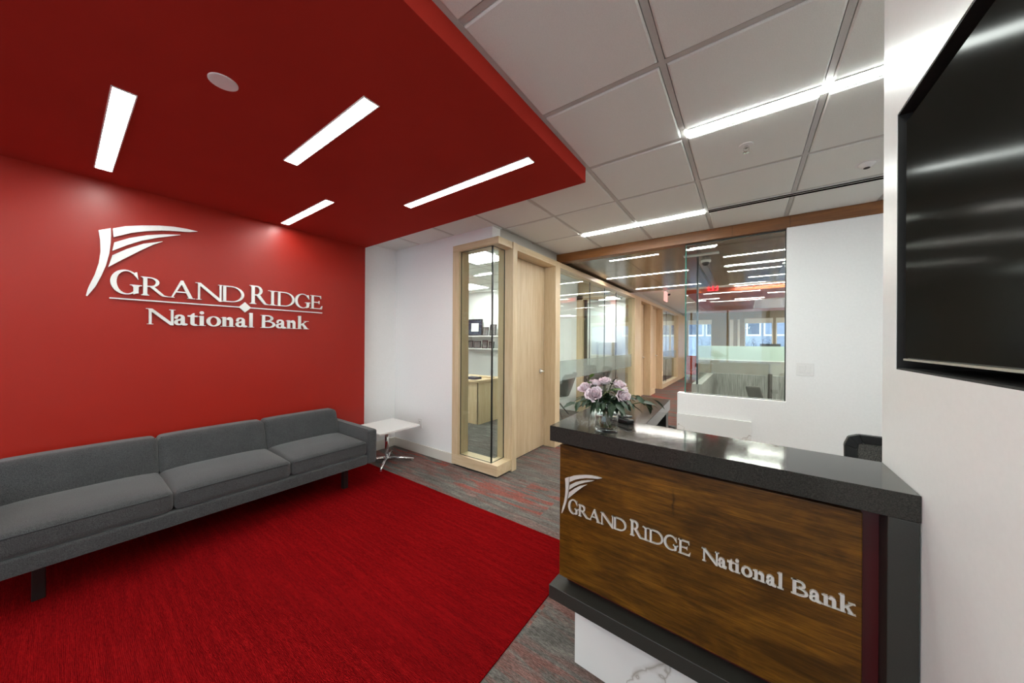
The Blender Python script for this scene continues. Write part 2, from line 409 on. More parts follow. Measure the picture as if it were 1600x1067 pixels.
# tv wall with a niche
NY0, NY1, NZ0, NZ1 = -.02, 1.27, 1.32, 1.98
tvw = MB().box(TVX, .62, -2.2, NY0, 0, CZ).box(TVX, .62, NY1, 1.372, 0, CZ).box(TVX, .62, NY0, NY1, 0, NZ0).box(TVX, .62, NY0, NY1, NZ1, CZ)
struct('wall_screen', tvw, m_white_gloss)
nl = MB().box(.47, .48, NY0, NY1, NZ0, NZ1)
e = .004
nl.box(TVX+.001, .47, NY0, NY0+e, NZ0, NZ1).box(TVX+.001, .47, NY1-e, NY1, NZ0, NZ1).box(TVX+.001, .47, NY0, NY1, NZ0, NZ0+e).box(TVX+.001, .47, NY0, NY1, NZ1-e, NZ1)
struct('trim_1', nl, m_niche)
# baseboards
struct('baseboard_front', MB().box(-3.79, -2.69, 2.604, 2.618, 0, .112), m_base, bevel=.003)
struct('baseboard_left', MB().box(-3.79, -3.776, 2.10, 2.604, 0, .112), m_base, bevel=.003)
struct('baseboard_right', MB().box(.05, 2.6, 4.006, 4.02, 0, .112), m_base, bevel=.003)
# red soffit
struct('trim_2', MB().box(-3.79, -.905, -4.5, 2.115, SZ, CZ+.02), m_redpaint)
# acoustic ceiling: tiles seated in a grid
xs = [-3.9, -3.3, -2.7, -2.1, -1.5, -.9, -.3, .3, .9, 1.5, 2.1, 2.7]
ys = [2.14+.628*k for k in range(-11, 3)] + [4.02]
ct = MB()
ct.box(-7, 3.2, -4.65, 4.14, CZ+.012, CZ+.1)
for i in range(len(xs)-1):
    for j in range(len(ys)-1):
        x0, x1, y0, y1 = xs[i]+.016, xs[i+1]-.016, ys[j]+.016, ys[j+1]-.016
        if x1 < -2.1 and y0 > 2.6: continue
        k = len(ct.v); d = .007
        ct.v += [(x0, y0, CZ+.012), (x1, y0, CZ+.012), (x1, y1, CZ+.012), (x0, y1, CZ+.012),
                 (x0, y0, CZ-.002), (x1, y0, CZ-.002), (x1, y1, CZ-.002), (x0, y1, CZ-.002),
                 (x0+d, y0+d, CZ-.007), (x1-d, y0+d, CZ-.007), (x1-d, y1-d, CZ-.007), (x0+d, y1-d, CZ-.007)]
        for q in range(4):
            ct.f.append([k+q, k+(q+1) % 4, k+4+(q+1) % 4, k+4+q]); ct.f.append([k+4+q, k+4+(q+1) % 4, k+8+(q+1) % 4, k+8+q])
        ct.f.append([k+8, k+9, k+10, k+11])
struct('ceiling', ct, m_tile)
gb = MB()
for x in xs[1:-1]: gb.box(x-.0125, x+.0125, -4.6, 4.02, CZ-.001, CZ+.01)
for y in ys[1:-1]:
    for i in range(len(xs)-1): gb.box(xs[i]+.0125, xs[i+1]-.0125, y-.0125, y+.0125, CZ-.001, CZ+.01)
gb.box(-.905, -.88, -4.5, 2.14, CZ-.004, CZ+.01)
struct('trim_3', gb, m_grid)
# beam over the booth front
bm_ = sgroup('trim_4')
struct('beam', MB().box(-2.135, 2.75, 4.02, 4.14, 2.478, CZ), m_beam, bm_)
struct('beam_joint', MB().box(-.123, -.121, 4.0185, 4.03, 2.478, CZ).box(.33, .332, 4.0185, 4.03, 2.478, CZ), m_bronze_gap, bm_)
# bulkhead above the office front
struct('trim_5', MB().box(-2.28, -2.14, 2.75, 15.2, 2.45, 2.75), m_band)
# corridor panel ceiling with joints
cp = sgroup('ceiling_corridor')
xj = [-2.135, -1.3, -.45, .4, 1.25, 2.75]; yj = [4.14, 4.95, 5.75, 6.55, 7.35]
pm = MB()
for i in range(len(xj)-1):
    for j in range(4): pm.box(xj[i]+.002, xj[i+1]-.002, yj[j]+.002, yj[j+1]-.002, 2.478, 2.5)
struct('ceiling_panel', pm, m_bronze, cp); struct('panel_joint', MB().box(-2.135, 2.75, 4.14, 7.35, 2.49, 2.53), m_bronze_gap, cp)
struct('panel_edge', MB().box(-2.135, 2.75, 7.35, 7.36, 2.478, CZ), m_band, cp)
struct('ceiling_hall', MB().box(-2.135, 3.2, 7.36, 15.4, CZ, CZ+.1), m_tile)
struct('ceiling_lounge', MB().box(-1.13, 3.1, 8.4, 14.2, 2.50, CZ-.001), m_orange_wood)
struct('trim_6', MB().box(.18, 3.0, 10.3, 12.9, 2.485, 2.499), m_laminate)
# outer walls
struct('wall_hall', MB().box(2.9, 3.05, 4.14, 15.4, 0, 2.75), m_white)

# ------------------------------------------------------------------ OFFICE FRONT (along y, facing +x)
def vglass_y(x, y0, y1, z0, z1, t=.01): return MB().box(x-t, x, y0, y1, z0, z1)
# window_1: corner sidelight
w1 = sgroup('window_1')
fr = MB()
fr.box(-2.68, WX, 2.582, 2.745, 2.378, 2.45)            # head front
fr.box(-2.2, WX, 2.745, 2.83, 2.378, 2.45)
struct('window_head', fr, m_maple_x, w1, bevel=.002)
struct('window_sill', MB().prism([(-2.68, 2.582), (WX, 2.582), (WX, 2.826), (-2.2, 2.826), (-2.2, 2.745), (-2.68, 2.745)], .02, .128), m_maple_x, w1, bevel=.002)
struct('window_jamb', MB().box(-2.68, -2.585, 2.582, 2.745, .128, 2.378), m_maple, w1, bevel=.002)
struct('window_post', MB().box(-2.22, -2.02, 2.826, 2.906, 0, 2.45), m_maple, w1, bevel=.002)
struct('window_shoe', MB().box(-2.66, -2.06, 2.60, 2.83, 0, .02), m_black, w1)  # black block stands in for the shade under the raised sill
struct('glass_pane', MB().box(-2.585, -2.131, 2.618, 2.626, .128, 2.378), m_glass, w1, label='front pane of the corner sidelight')
struct('glass_pane', MB().box(-2.139, -2.131, 2.627, 2.826, .128, 2.378), m_glass, w1, label='side pane of the corner sidelight')
struct('glass_joint', MB().box(-2.142, -2.128, 2.612, 2.6265, .128, 2.378), m_dark_edge, w1)
st = MB().box(-2.589, -2.583, 2.6165, 2.6275, .128, 2.378).box(-2.14, -2.13, 2.822, 2.828, .128, 2.378)
st.box(-2.585, -2.14, 2.6165, 2.6275, .127, .131).box(-2.585, -2.14, 2.6165, 2.6275, 2.374, 2.38).box(-2.14, -2.13, 2.63, 2.826, .127, .131).box(-2.14, -2.13, 2.63, 2.826, 2.374, 2.38)
struct('glazing_bead', st, m_dark_edge, w1)
def lever(parent, x, y, z, sgn=1):
    b = MB(); 
    b.lathe([(0, 0), (.033, 0), (.033, .008), (.02, .012), (.011, .014), (.011, .05), (.0, .05)], n=24, fn=lambda p: (x+p[2], y+p[0], z+p[1]))
    b.tube([(x+.045, y, z), (x+.052, y-.02*sgn, z), (x+.052, y-.06*sgn, z), (x+.048, y-.105*sgn, z-.004)], [.010, .010, .009, .007], 12)
    return struct('door_handle', b, m_satin, parent, smooth=True)
def doorway(name, y0, y1, x=-2.2, head=2.378):
    d = sgroup(name)
    struct('door_leaf', MB().box(x-.045, x, y0+.003, y1-.003, .008, head-.003), m_door, d)
    struct('door_threshold', MB().box(x-.045, x+.002, y0, y1, 0, .007), m_black, d)
    struct('door_stop', MB().box(x-.06, x-.046, y0-.0, y1+.0, 0, head), m_dark_edge, d)
    lever(d, x, y1-.09, 1.0)
    return d
d1 = doorway('door_1', 2.906, 3.80)
struct('door_jamb', MB().box(-2.24, WX, 3.80, 3.93, 0, 2.45), m_maple, d1, bevel=.002)
struct('door_head', MB().box(-2.24, WX, 2.906, 3.80, 2.378, 2.45), m_maple_y, d1, bevel=.002)
# window_2: long glass wall
def glasswall(name, y0, y1, post0, joints, film=True):
    g_ = sgroup(name)
    struct('window_head', MB().box(-2.2, WX, y0, y1, 2.378, 2.45), m_maple_y, g_, bevel=.002)
    struct('window_sill', MB().box(-2.2, WX, y0, y1, .0, .128), m_maple_y, g_, bevel=.002)
    ysp = [y0]+joints+[y1]
    for a, b in zip(ysp[:-1], ysp[1:]):
        struct('glass_pane', MB().box(-2.112, -2.102, a+.002, b-.002, .128, 2.378), m_glass, g_)
    fb = MB()
    for a in joints: fb.box(-2.113, -2.101, a-.003, a+.003, .128, 2.378)
    struct('glass_joint', fb, m_dark_edge, g_)
    if film: struct('privacy_film', MB().box(-2.1008, -2.1003, y0, y1, .845, 1.12), m_film, g_)
    return g_
w2 = glasswall('window_2', 3.93, 7.55, 0, [5.13, 5.82, 6.47])
p3 = struct('trim_7', MB().box(-2.24, WX, 7.55, 8.10, 0, 2.45), m_maple, bevel=.002)
d2 = doorway('door_2', 8.10, 9.02)
struct('door_jamb', MB().box(-2.24, WX, 9.02, 9.10, 0, 2.45), m_maple, d2, bevel=.002)
struct('door_head', MB().box(-2.24, WX, 8.10, 9.02, 2.378, 2.45), m_maple_y, d2, bevel=.002)
w3 = sgroup('window_3')
struct('window_head', MB().box(-2.24, WX, 9.10, 9.58, 2.378, 2.45), m_maple_y, w3)
struct('window_sill', MB().box(-2.24, WX, 9.10, 9.58, 0, .128), m_maple_y, w3)
struct('window_post', MB().box(-2.2, -2.1, 9.10, 9.58, .128, 2.378), m_maple, w3)
d3 = doorway('door_3', 9.58, 10.5)
struct('door_jamb', MB().box(-2.24, WX, 10.5, 10.6, 0, 2.45), m_maple, d3, bevel=.002)
struct('door_head', MB().box(-2.24, WX, 9.58, 10.5, 2.378, 2.45), m_maple_y, d3, bevel=.002)
w4 = glasswall('window_4', 10.6, 13.3, 0, [11.5])
struct('trim_8', MB().box(-2.24, WX, 13.3, 14.9, 0, 2.45), m_maple)

# offices behind the glass
struct('ceiling_office', MB().box(-6.95, -2.28, 2.75, 15.2, CZ, CZ+.1), m_tile)
og = MB()
for k in range(0, 21): og.box(-6.9, -2.29, 2.76+.61*k, 2.775+.61*k, CZ-.003, CZ+.001)
for k in range(0, 8): og.box(-2.9-.61*k, -2.885-.61*k, 2.76, 15.1, CZ-.003, CZ+.001)
struct('trim_9', og, m_grid)
struct('wall_office', MB().box(-7.05, -6.9, 2.75, 15.2, 0, 2.75), m_white)
struct('wall_partition', MB().box(-6.9, -2.75, 6.05, 6.2, 0, 2.75), m_white)
struct('wall_records', MB().box(-6.9, -2.25, 9.5, 9.6, 0, 2.75), m_white)
struct('wall_end', MB().box(-6.9, -2.0, 14.9, 15.2, 0, 2.75), m_white)
struct('trim_10', MB().box(-3.95, -2.68, 2.75, 2.76, 0, CZ).box(-6.9, -3.95, 2.62, 2.76, 0, 2.75), m_white)
struct('floor_office', MB().box(-6.9, -2.24, 2.76, 15.0, 0, .004), m_carpet_office)
w5 = sgroup('window_5')
struct('window_post', MB().box(-2.75, -2.62, 6.03, 6.22, 0, 2.30), m_maple, w5, bevel=.002)
struct('window_head', MB().box(-2.75, -2.22, 6.03, 6.22, 2.22, 2.30).box(-2.75, -2.24, 6.1, 6.15, 2.30, CZ), m_maple_x, w5)
struct('window_sill', MB().box(-2.62, -2.2, 6.03, 6.22, 0, .128), m_maple_x, w5)
struct('gasket', MB().box(-2.619, -2.57, 6.1, 6.15, .128, 2.22), m_dark_edge, w5)
struct('glass_pane', MB().box(-2.57, -2.2, 6.12, 6.13, .128, 2.22), m_glass, w5)

# ------------------------------------------------------------------ TELLER BOOTH
w6 = sgroup('window_6')
struct('glass_pane', MB().box(-.545, .308, 4.075, 4.087, .83, 2.478), m_glass, w6, label='front glass of the teller booth')
struct('glass_edge', MB().box(-.555, -.545, 4.073, 4.089, .83, 2.478), m_glass_edge, w6, label='green cut edge of the booth glass')
struct('glass_channel', MB().box(-.555, .308, 4.07, 4.092, .828, .835).box(-.555, .308, 4.07, 4.092, 2.468, 2.478).box(.3, .308, 4.07, 4.092, .83, 2.478), m_dark_edge, w6)
w7 = sgroup('window_7')
struct('glass_pane', MB().box(-.56, -.548, 5.2, 7.3, .81, 2.478), m_glass, w7, label='side glass of the teller booth')
struct('glass_frame', MB().box(-.565, -.543, 5.19, 5.21, .81, 2.478).box(-.563, -.545, 5.2, 7.3, 2.46, 2.478), m_dark_edge, w7)
struct('wall_booth_side', MB().box(-.62, -.5, 5.19, 7.3, 0, .81), m_grey_fabric)
struct('wall_booth_back', MB().box(-.62, 2.9, 7.3, 7.4, 0, .81), m_grey_fabric)
w8 = sgroup('window_8')
struct('frosted_pane', MB().box(-.545, 2.9, 7.30, 7.312, 1.07, 1.33), m_frost, w8)
struct('glass_pane', MB().box(-.545, 2.9, 7.30, 7.312, .811, 1.068), m_film, w8)
struct('glass_rail', MB().box(-.545, 2.9, 7.296, 7.316, 1.060, 1.076), m_laminate, w8)
# far window wall
wf = sgroup('wall_far')
far = MB(); Y0, Y1 = 15.0, 15.1
far.box(-2.0, 3.2, Y0, Y1, 2.3, 2.75).box(-2.0, 3.2, Y0, Y1, 0, .75)
far.box(-1.10, -.06, Y0, Y1, .75, 2.3).box(.78, .86, Y0, Y1, .75, 2.3).box(-2.0, -1.94, Y0, Y1, .75, 2.3).box(1.9, 3.2, Y0, Y1, .75, 2.3)
struct('panelling', far, m_tan_wood, wf)
struct('trim_11', MB().box(-.52, -.40, 14.97, 15, .75, 2.28).box(-.27, -.2, 14.97, 15, .75, 2.28), m_blind)
wn = 9
for (a, b) in ((-1.94, -1.10), (-.06, .78), (.86, 1.9)):
    g_ = sgroup('window_%d' % wn); wn += 1
    f_ = MB().box(a, a+.03, 15.02, 15.06, .75, 2.3).box(b-.03, b, 15.02, 15.06, .75, 2.3).box(a, b, 15.02, 15.06, .75, .8)
    if a < -1: f_.box(-1.64, -1.57, 15.02, 15.06, .75, 2.3)
    struct('window_frame', f_, m_blind, g_)
    struct('window_blind', MB().box(a, b, 14.99, 15.01, 2.12, 2.3), m_blind, g_)
    struct('glass_pane', MB().box(a+.03, b-.03, 15.035, 15.045, .8, 2.28), m_glass, g_)

# ================================================================== THINGS
# ---- neighbouring building and shrub outside
nb = thing('neighbouring_building', 'blue-grey clad building with pale trimmed windows seen through the far windows', 'building', (0, 19, 0))
nb_w = MB().box(-6, 6, 0, .6, -.5, 5); nb_w.build('wall', m_facade, nb)
cl = MB()
for k in range(80): cl.box(-6+.15*k, -5.985+.15*k, -.012, 0, -.5, 5)
cl.build('cladding_ribs', m_facade, nb)
for (a, b) in ((-2.6, -1.7), (-1.5, -.5), (.0, .55), (.65, 1.6)):
    f_ = MB().box(a, b, -.05, -.002, 1.72, 2.5).build('window', m_blind, nb); MB().box(a+.06, b-.06, -.06, -.051, 1.80, 2.44).build('pane', m_winblue if a < 0 or a == 0 else m_facade, f_)
random.seed(5)
shrub = thing('bare_shrub', 'dark bare branching shrub outside the middle far window', 'shrub', (.35, 17.3, 0))
sb = MB()
for k in range(26):
    a = random.uniform(-1, 1)*.55; p = [(random.uniform(-.1, .1), 0, 0)]; x, y, z = p[0]
    for q in range(7):
        x += a*.16+random.uniform(-.05, .05); y += random.uniform(-.06, .06); z += random.uniform(.16, .25); p.append((x, y, z))
        if q > 1: sb.tube([(x, y, z), (x+random.uniform(-.2, .2), y, z+random.uniform(.05, .2))], [.006, .002], 4)
    sb.tube(p, [.018-.002*i for i in range(8)], 5)
sb.build('branches', m_bark, shrub)

# ---- red carpet
tag(MB().box(RW, -.87, -4.5, 2.045, .0005, .006).build('area_carpet', m_carpet_red), 'bright red ribbed carpet area under the sofa, edged by striped grey carpet', 'carpet')

# ---- sofa
sofa = thing('sofa', 'long low heather-grey three-seat sofa with black legs against red wall', 'sofa', (-3.62, .73, .006))
ox, oy = -3.62, .73
def S(x): return x-ox
def T(y): return y-oy
zf = -.006
MB().rbox(S(-3.62), S(-2.855), T(-.22), T(1.684), .235+zf, .322+zf, .012, n=4).build('base', m_sofa, sofa, smooth=True)
MB().rbox(S(-3.62), S(-3.50), T(-.22), T(1.684), .30+zf, .645+zf, .02, n=4).build('back_frame', m_sofa, sofa, smooth=True)
for (a, b) in ((1.684, 1.775), (-.312, -.22)):
    ar = MB().rbox(S(-3.62), S(-2.845), T(a), T(b), .235+zf, .55+zf, .022, n=4).build('arm', m_sofa, sofa, smooth=True)
    MB().tube([(S(-3.60), T((a+.012 if a > 0 else b-.012)), .548+zf), (S(-2.87), T((a+.012 if a > 0 else b-.012)), .548+zf)], .0025, 6).build('seam', m_sofa_seam, ar)
def shear(p): # back cushions lean
    k = (p[2]-.42)/.25
    return (p[0]-.085*k, p[1], p[2])
for (a, b) in ((-.22, .423), (.423, 1.062), (1.062, 1.684)):
    c = MB().rbox(S(-3.45), S(-2.858), T(a+.003), T(b-.003), .328+zf, .448+zf, .026, (.006, .004, .022), n=10).build('seat_cushion', m_sofa, sofa, smooth=True)
    x0, x1, y0, y1 = S(-3.44), S(-2.856), T(a+.010), T(b-.010)
    z = .432+zf
    MB().tube([(x0, y0, z), (x1-.02, y0, z), (x1, y0+.02, z), (x1+.004, (y0+y1)/2, z+.002), (x1, y1-.02, z), (x1-.02, y1, z), (x0, y1, z)], .0032, 6).build('piping', m_sofa_seam, c, smooth=True)
    bc = MB().rbox(S(-3.50), S(-3.35), T(a+.003), T(b-.003), .42+zf, .676+zf, .03, (.014, .004, .006), n=10, fn=shear).build('back_cushion', m_sofa, sofa, smooth=True)
    pp = [(-3.352-.085*.95+.0, a+.012, .652), (-3.352-.085*.95, b-.012, .652)]
    MB().tube([(S(-3.372-.085*.98), T(a+.014), .672+zf), (S(-3.372-.085*.98), T(b-.014), .672+zf)], .003, 6).build('piping', m_sofa_seam, bc)
for (x, y) in ((-3.05, -.055), (-3.05, 1.572), (-3.5, -.055), (-3.5, 1.572)):
    MB().prism([(S(x)-.022, T(y)-.022), (S(x)+.022, T(y)-.022), (S(x)+.022, T(y)+.022), (S(x)-.022, T(y)+.022)], 0, .24).build('leg', m_blackwood, sofa, bevel=.003)

# ---- side table
tb = thing('side_table', 'small white square side table on chrome cross base beside sofa', 'table', (-3.335, 2.20, .0))
MB().box(-.26, .26, -.255, .255, .40, .42).build('table_top', m_laminate, tb, bevel=.003)
MB().box(-.1, .1, -.1, .1, .394, .40).build('mounting_plate', m_chrome, tb)
MB().lathe([(.022, .045), (.022, .394)], n=24).build('pole', m_chrome, tb, smooth=True)
MB().lathe([(.0, .022), (.03, .025), (.034, .05), (.024, .066), (.0, .067)], n=24).build('hub', m_chrome, tb, smooth=True)
for a in (pi/4, 3*pi/4, 5*pi/4, 7*pi/4):
    R_ = .30 if a != 5*pi/4 else .28
    lg = MB().tube([(.02*cos(a), .02*sin(a), .048), (.15*cos(a), .15*sin(a), .042), (R_*cos(a), R_*sin(a), .024)], [.017, .015, .011], 12).build('foot', m_chrome, tb, smooth=True)
    MB().lathe([(.0, 0), (.009, 0), (.009, .016), (.004, .018)], (R_*.95*cos(a), R_*.95*sin(a), .006 if a > 5 else 0), n=12).build('glide', m_satin, lg)

# ---- outlet and switches
def wallplate(name, x, z, wd, ht, y, label, cat, n):
    t = thing(name, label, cat, (x, y, z))
    MB().box(-wd/2, wd/2, -.006, 0, -ht/2, ht/2).build('cover_plate', m_plate, t, bevel=.002)
    for k in range(n):
        cx = (k-(n-1)/2)*.045
        if cat == 'outlet':
            r = MB().box(-.016, .016, -.009, -.0062, -.033, .033).build('socket', m_plate, t, bevel=.002)
            for s in (-1, 1): MB().box(-.007, -.004, -.0098, -.0092, s*.018-.005, s*.018+.005).box(.004, .007, -.0098, -.0092, s*.018-.005, s*.018+.005).build('slot', m_black, r)
        else: MB().box(cx-.016, cx+.016, -.010, -.0062, -.033, .033).build('rocker', m_plate, t, bevel=.002)
wallplate('wall_outlet', -3.27, .372, .075, .118, 2.618, 'white wall outlet low on white wall behind the side table', 'outlet', 1)
wallplate('light_switch', .441, 1.147, .122, .118, 4.02, 'white double rocker light switch on wall right of the booth glass', 'switch', 2)

# ---- letters
def arc(cx, cy, rx, ry, a0, a1, n=18):
    return [(cx+rx*cos(radians(a0+(a1-a0)*i/n)), cy+ry*sin(radians(a0+(a1-a0)*i/n))) for i in range(n+1)]
def ring(cx, cy, rx, ry, ix, iy, a0, a1, dx=0, dy=0, n=20):
    o_ = arc(cx, cy, rx, ry, a0, a1, n); i_ = arc(cx+dx, cy+dy, ix, iy, a0, a1, n)
    return [[o_[k], o_[k+1], i_[k+1], i_[k]] for k in range(n)]
def rc(x0, x1, y0, y1): return [(x0, y0), (x1, y0), (x1, y1), (x0, y1)]
def serif(cx0, cx1, y, h, e, top=False):
    """slab serif with brackets under/over a stem between cx0..cx1"""
    s = -1 if top else 1
    o = [rc(cx0-e, cx1+e, min(y, y+s*h), max(y, y+s*h))]
    o.append([(cx0-e*.5, y+s*h), (cx0, y+s*h), (cx0, y+s*h*2.8)]); o.append([(cx1+e*.5, y+s*h), (cx1, y+s*h), (cx1, y+s*h*2.8)])
    return o
def glyph(ch, w, h, bold=False, hh=None):
    """polygons of a serif letter, width w, cap height h; hh = height of the main stem height"""
    t = h*(.2 if bold else .145); s = h*(.08 if bold else .06); sf = h*.035; e = h*(.075 if bold else .07)
    P = []
    if ch == 'I':
        c = w/2; P += [rc(c-t/2, c+t/2, 0, h)]+serif(c-t/2, c+t/2, 0, sf, w/2-t/2)+serif(c-t/2, c+t/2, h, sf, w/2-t/2, True)
    elif ch == 'G':
        P += ring(.50*w, .5*h, .5*w, .53*h, .5*w-t*.95, .53*h-s*.9, 52, 312, t*.22, 0, 26)
        P += ring(.50*w, .5*h, .5*w, .53*h, .5*w-t*.95, .53*h-s*.9, 312, 334, t*.22, 0, 4)
        P += [[(.80*w, .92*h), (.86*w, .90*h), (.93*w, .66*h), (.90*w, .66*h)], [(.76*w, .86*h), (.82*w, .96*h), (.88*w, .97*h), (.92*w, .66*h)]]
        P += [rc(.76*w, .76*w+t, .06*h, .42*h)]+serif(.76*w, .76*w+t, .42*h, sf, h*.1, True)
        P += [[(.76*w, .0*h), (.76*w+t, .08*h), (.76*w+t, .14*h), (.76*w, .12*h)]]
    elif ch == 'R':
        x0 = e*1.2; P += [rc(x0, x0+t, 0, h)]+serif(x0, x0+t, 0, sf, e)+[rc(0, x0, h-sf, h), [(x0*.4, h-sf), (x0, h-sf), (x0, h-sf*3)]]
        cx = x0+t; bw = .66*w-cx
        P += ring(cx+bw*.25, .735*h, bw*.75, .265*h, bw*.75-t*.9, .265*h-s, -90, 90, 0, 0, 16)
        P += [rc(cx, cx+bw*.25, h-s, h), rc(cx, cx+bw*.27, .47*h, .47*h+s)]
        P += [[(cx+bw*.15, .50*h), (cx+bw*.15+t*1.25, .50*h), (w*.80+t*.35, .07*h), (w, .03*h), (w, 0), (w*.80-t*.1, 0), (w*.74-t*.2, .05*h)]]
    elif ch == 'A':
        ax = .46*w
        P += [[(ax-s*.2, h*1.01), (ax+t*.55, h*1.01), (w-e*1.2, 0), (w-e*1.2-t*1.15, 0), (ax-s*.2, .86*h)]]
        P += [[(ax-s*.2, h*1.01), (ax+s*.9, h*.86), (e*1.2+s*1.1, 0), (e*1.2, 0)]]
        P += [rc(.27*w, .68*w, .31*h, .31*h+s)]
        P += [rc(0, e*2.4+s, 0, sf), rc(w-e*2.6-t, w, 0, sf)]
    elif ch == 'N':
        s = s*1.35; x0 = e*1.6; P += [rc(x0, x0+s*1.1, 0, h*.97)]; x1 = w-e*1.2-s*1.1
        P += [rc(x1, x1+s*1.1, 0.0, h)]
        P += [[(x0-e*.7, h), (x0+t*.75, h), (x1+s*1.1, .08*h), (x1+s*1.1, -.03*h), (x1-s*.2, -.03*h), (x0-e*.2, .93*h)]]
        P += [rc(x0-e, x0+s*1.1+e, 0, sf), rc(0, x0+t*.4, h-sf, h), rc(x1-e*.9, w, h-sf, h)]
    elif ch == 'D':
        x0 = e*1.1; P += [rc(x0, x0+t, 0, h), rc(0, x0+t, 0, sf), rc(0, x0+t, h-sf, h)]
        cx = x0+t; rx = w-cx; k = .28
        P += ring(cx+rx*k, .5*h, rx*(1-k), .5*h, rx*(1-k)-t, .5*h-s, -90, 90, 0, 0, 22)
        P += [rc(cx, cx+rx*k, h-s, h), rc(cx, cx+rx*k, 0, s)]
    elif ch == 'E':
        x0 = e*1.1; P += [rc(x0, x0+t, 0, h), rc(0, x0+t, 0, sf), rc(0, x0+t, h-sf, h)]
        P += [rc(x0, .88*w, h-s, h), rc(x0, .72*w, .5*h-s/2, .5*h+s/2), rc(x0, .95*w, 0, s)]
        P += [[(.80*w, h-s), (.88*w, h), (.90*w, .78*h), (.875*w, .78*h)], [(.72*w-s, .5*h), (.72*w, .62*h), (.75*w, .62*h), (.75*w, .38*h), (.72*w, .38*h)], [(.82*w, s), (.95*w, 0), (w, .25*h), (.965*w, .25*h)]]
    elif ch == 'B':
        x0 = e*1.1; P += [rc(x0, x0+t, 0, h), rc(0, x0+t, 0, sf), rc(0, x0+t, h-sf, h)]
        cx = x0+t; b1, b2 = .86*w-cx, w-cx
        P += ring(cx+b1*.3, .76*h, b1*.7, .24*h, max(b1*.7-t*.85, b1*.1), .24*h-s, -90, 90, 0, 0, 14)
        P += ring(cx+b2*.3, .27*h, b2*.7, .27*h, max(b2*.7-t*.9, b2*.1), .27*h-s, -90, 90, 0, 0, 16)
        P += [rc(cx, cx+b1*.3, h-s, h), rc(cx, cx+b2*.3, .52*h-s*.6, .52*h+s*.5), rc(cx, cx+b2*.3, 0, s)]
    elif ch == 'X' or ch == 'T': pass
    else:
        x = h*.69  # x height (h = cap height)
        if ch == 'l':
            x0 = w/2-t/2; H1 = h*1.1; P += [rc(x0, x0+t, 0, H1), rc(0, w, 0, sf), [(0, H1*.94), (x0+t, H1), (x0+t, H1-sf*3), (x0, H1-sf*3)]]
        elif ch == 'i':
            x0 = w/2-t/2; P += [rc(x0, x0+t, 0, x), rc(0, w, 0, sf), [(0, x*.93), (x0+t, x), (x0+t, x-sf*3), (x0, x-sf*3)]]
            P += [arc(w/2, h*.9, t*.56, t*.56, 0, 342, 19)]
        elif ch == 'n':
            x0 = w*.13; x1 = w*.87-t; P += [rc(x0, x0+t, 0, x), rc(0, x0+t+w*.12, 0, sf), rc(x1-w*.1, w, 0, sf), rc(x1, x1+t, 0, x*.7), [(0, x*.93), (x0+t, x), (x0+t, x-sf*3), (x0, x-sf*3)]]
            cxx = (x0+t+x1+t)/2
            P += ring(cxx, x*.66, (x1+t-x0-t)/2, x*.36, (x1+t-x0-t)/2-t*.95, x*.36-s*1.5, 0, 165, -t*.1, -x*.02, 14)
        elif ch == 'o':
            P += ring(w/2, x/2, w/2, x*.53, w/2-t, x*.53-s, 0, 360, 0, 0, 28)
        elif ch == 'a':
            x1 = w*.80-t; P += [rc(x1, x1+t, x*.12, x*.72)]
            P += ring(w*.42, x*.72, w*.38, x*.31, w*.38-t*.9, x*.31-s*1.4, 0, 158, 0, 0, 14)
            P += ring(w*.36, x*.28, w*.36, x*.30, max(w*.36-t*.8, w*.05), x*.30-s*1.3, 60, 330, t*.1, 0, 18)
            P += [rc(w*.40, x1+t*.3, x*.5, x*.5+s*1.1), [(x1, x*.14), (x1+t, x*.22), (w, x*.14), (w, x*.06), (w*.92, -.01*h), (x1+t*.5, -.01*h)], arc(w*.16, x*.70, t*.42, t*.42, 0, 340, 14)]
        elif ch == 't':
            x0 = w*.26; P += [[(x0, x*.16), (x0+t, x*.16), (x0+t, x*1.22), (x0+t*.7, x*1.22), (x0, x*1.02)], rc(0, w*.96, x-s*1.3, x)]
            P += ring(x0+t*.5+w*.3, x*.22, w*.3+t*.5, x*.25, max(w*.3-t*.5, w*.1), x*.25-s*1.6, 180, 300, 0, 0, 10)
            P += [[(0, x-s*1.3), (x0, x), (x0+t*.5, x*1.15), (x0+t*.5, x-s*1.3)]]
        elif ch == 'k':
            x0 = w*.10; H1 = h*1.1; P += [rc(x0, x0+t, 0, H1), rc(0, x0+t+w*.08, 0, sf), [(0, H1*.94), (x0+t, H1), (x0+t, H1-sf*3), (x0, H1-sf*3)]]
            P += [[(x0+t, x*.42), (x0+t, x*.56), (w*.74, x*.97), (w*.84, x*.97)], rc(w*.56, w*.97, x-sf, x), [(x0+t+w*.05, x*.55), (x0+t+w*.22, x*.66), (w*.88, .05*h), (w, 0), (w*.64, 0)]]
            P += [rc(w*.52, w, 0, sf)]
    return P
WALL_TXT = [('G', .211, .352, .168, 0), ('R', .354, .495, .138, 1), ('A', .497, .645, .138, 1), ('N', .647, .820, .138, 1), ('D', .808, .962, .138, 1),
            ('R', 1.001, 1.146, .167, 1), ('I', 1.142, 1.211, .138, 1), ('D', 1.209, 1.360, .138, 1), ('G', 1.363, 1.503, .138, 1), ('E', 1.505, 1.620, .138, 1)]
NB_WALL = [('N', .380, .534), ('a', .526, .602), ('t', .603, .663), ('i', .663, .709), ('o', .714, .806), ('n', .804, .898), ('a', .903, .985), ('l', .992, 1.034),
           ('B', 1.085, 1.199), ('a', 1.204, 1.287), ('n', 1.287, 1.381), ('k', 1.384, 1.492)]
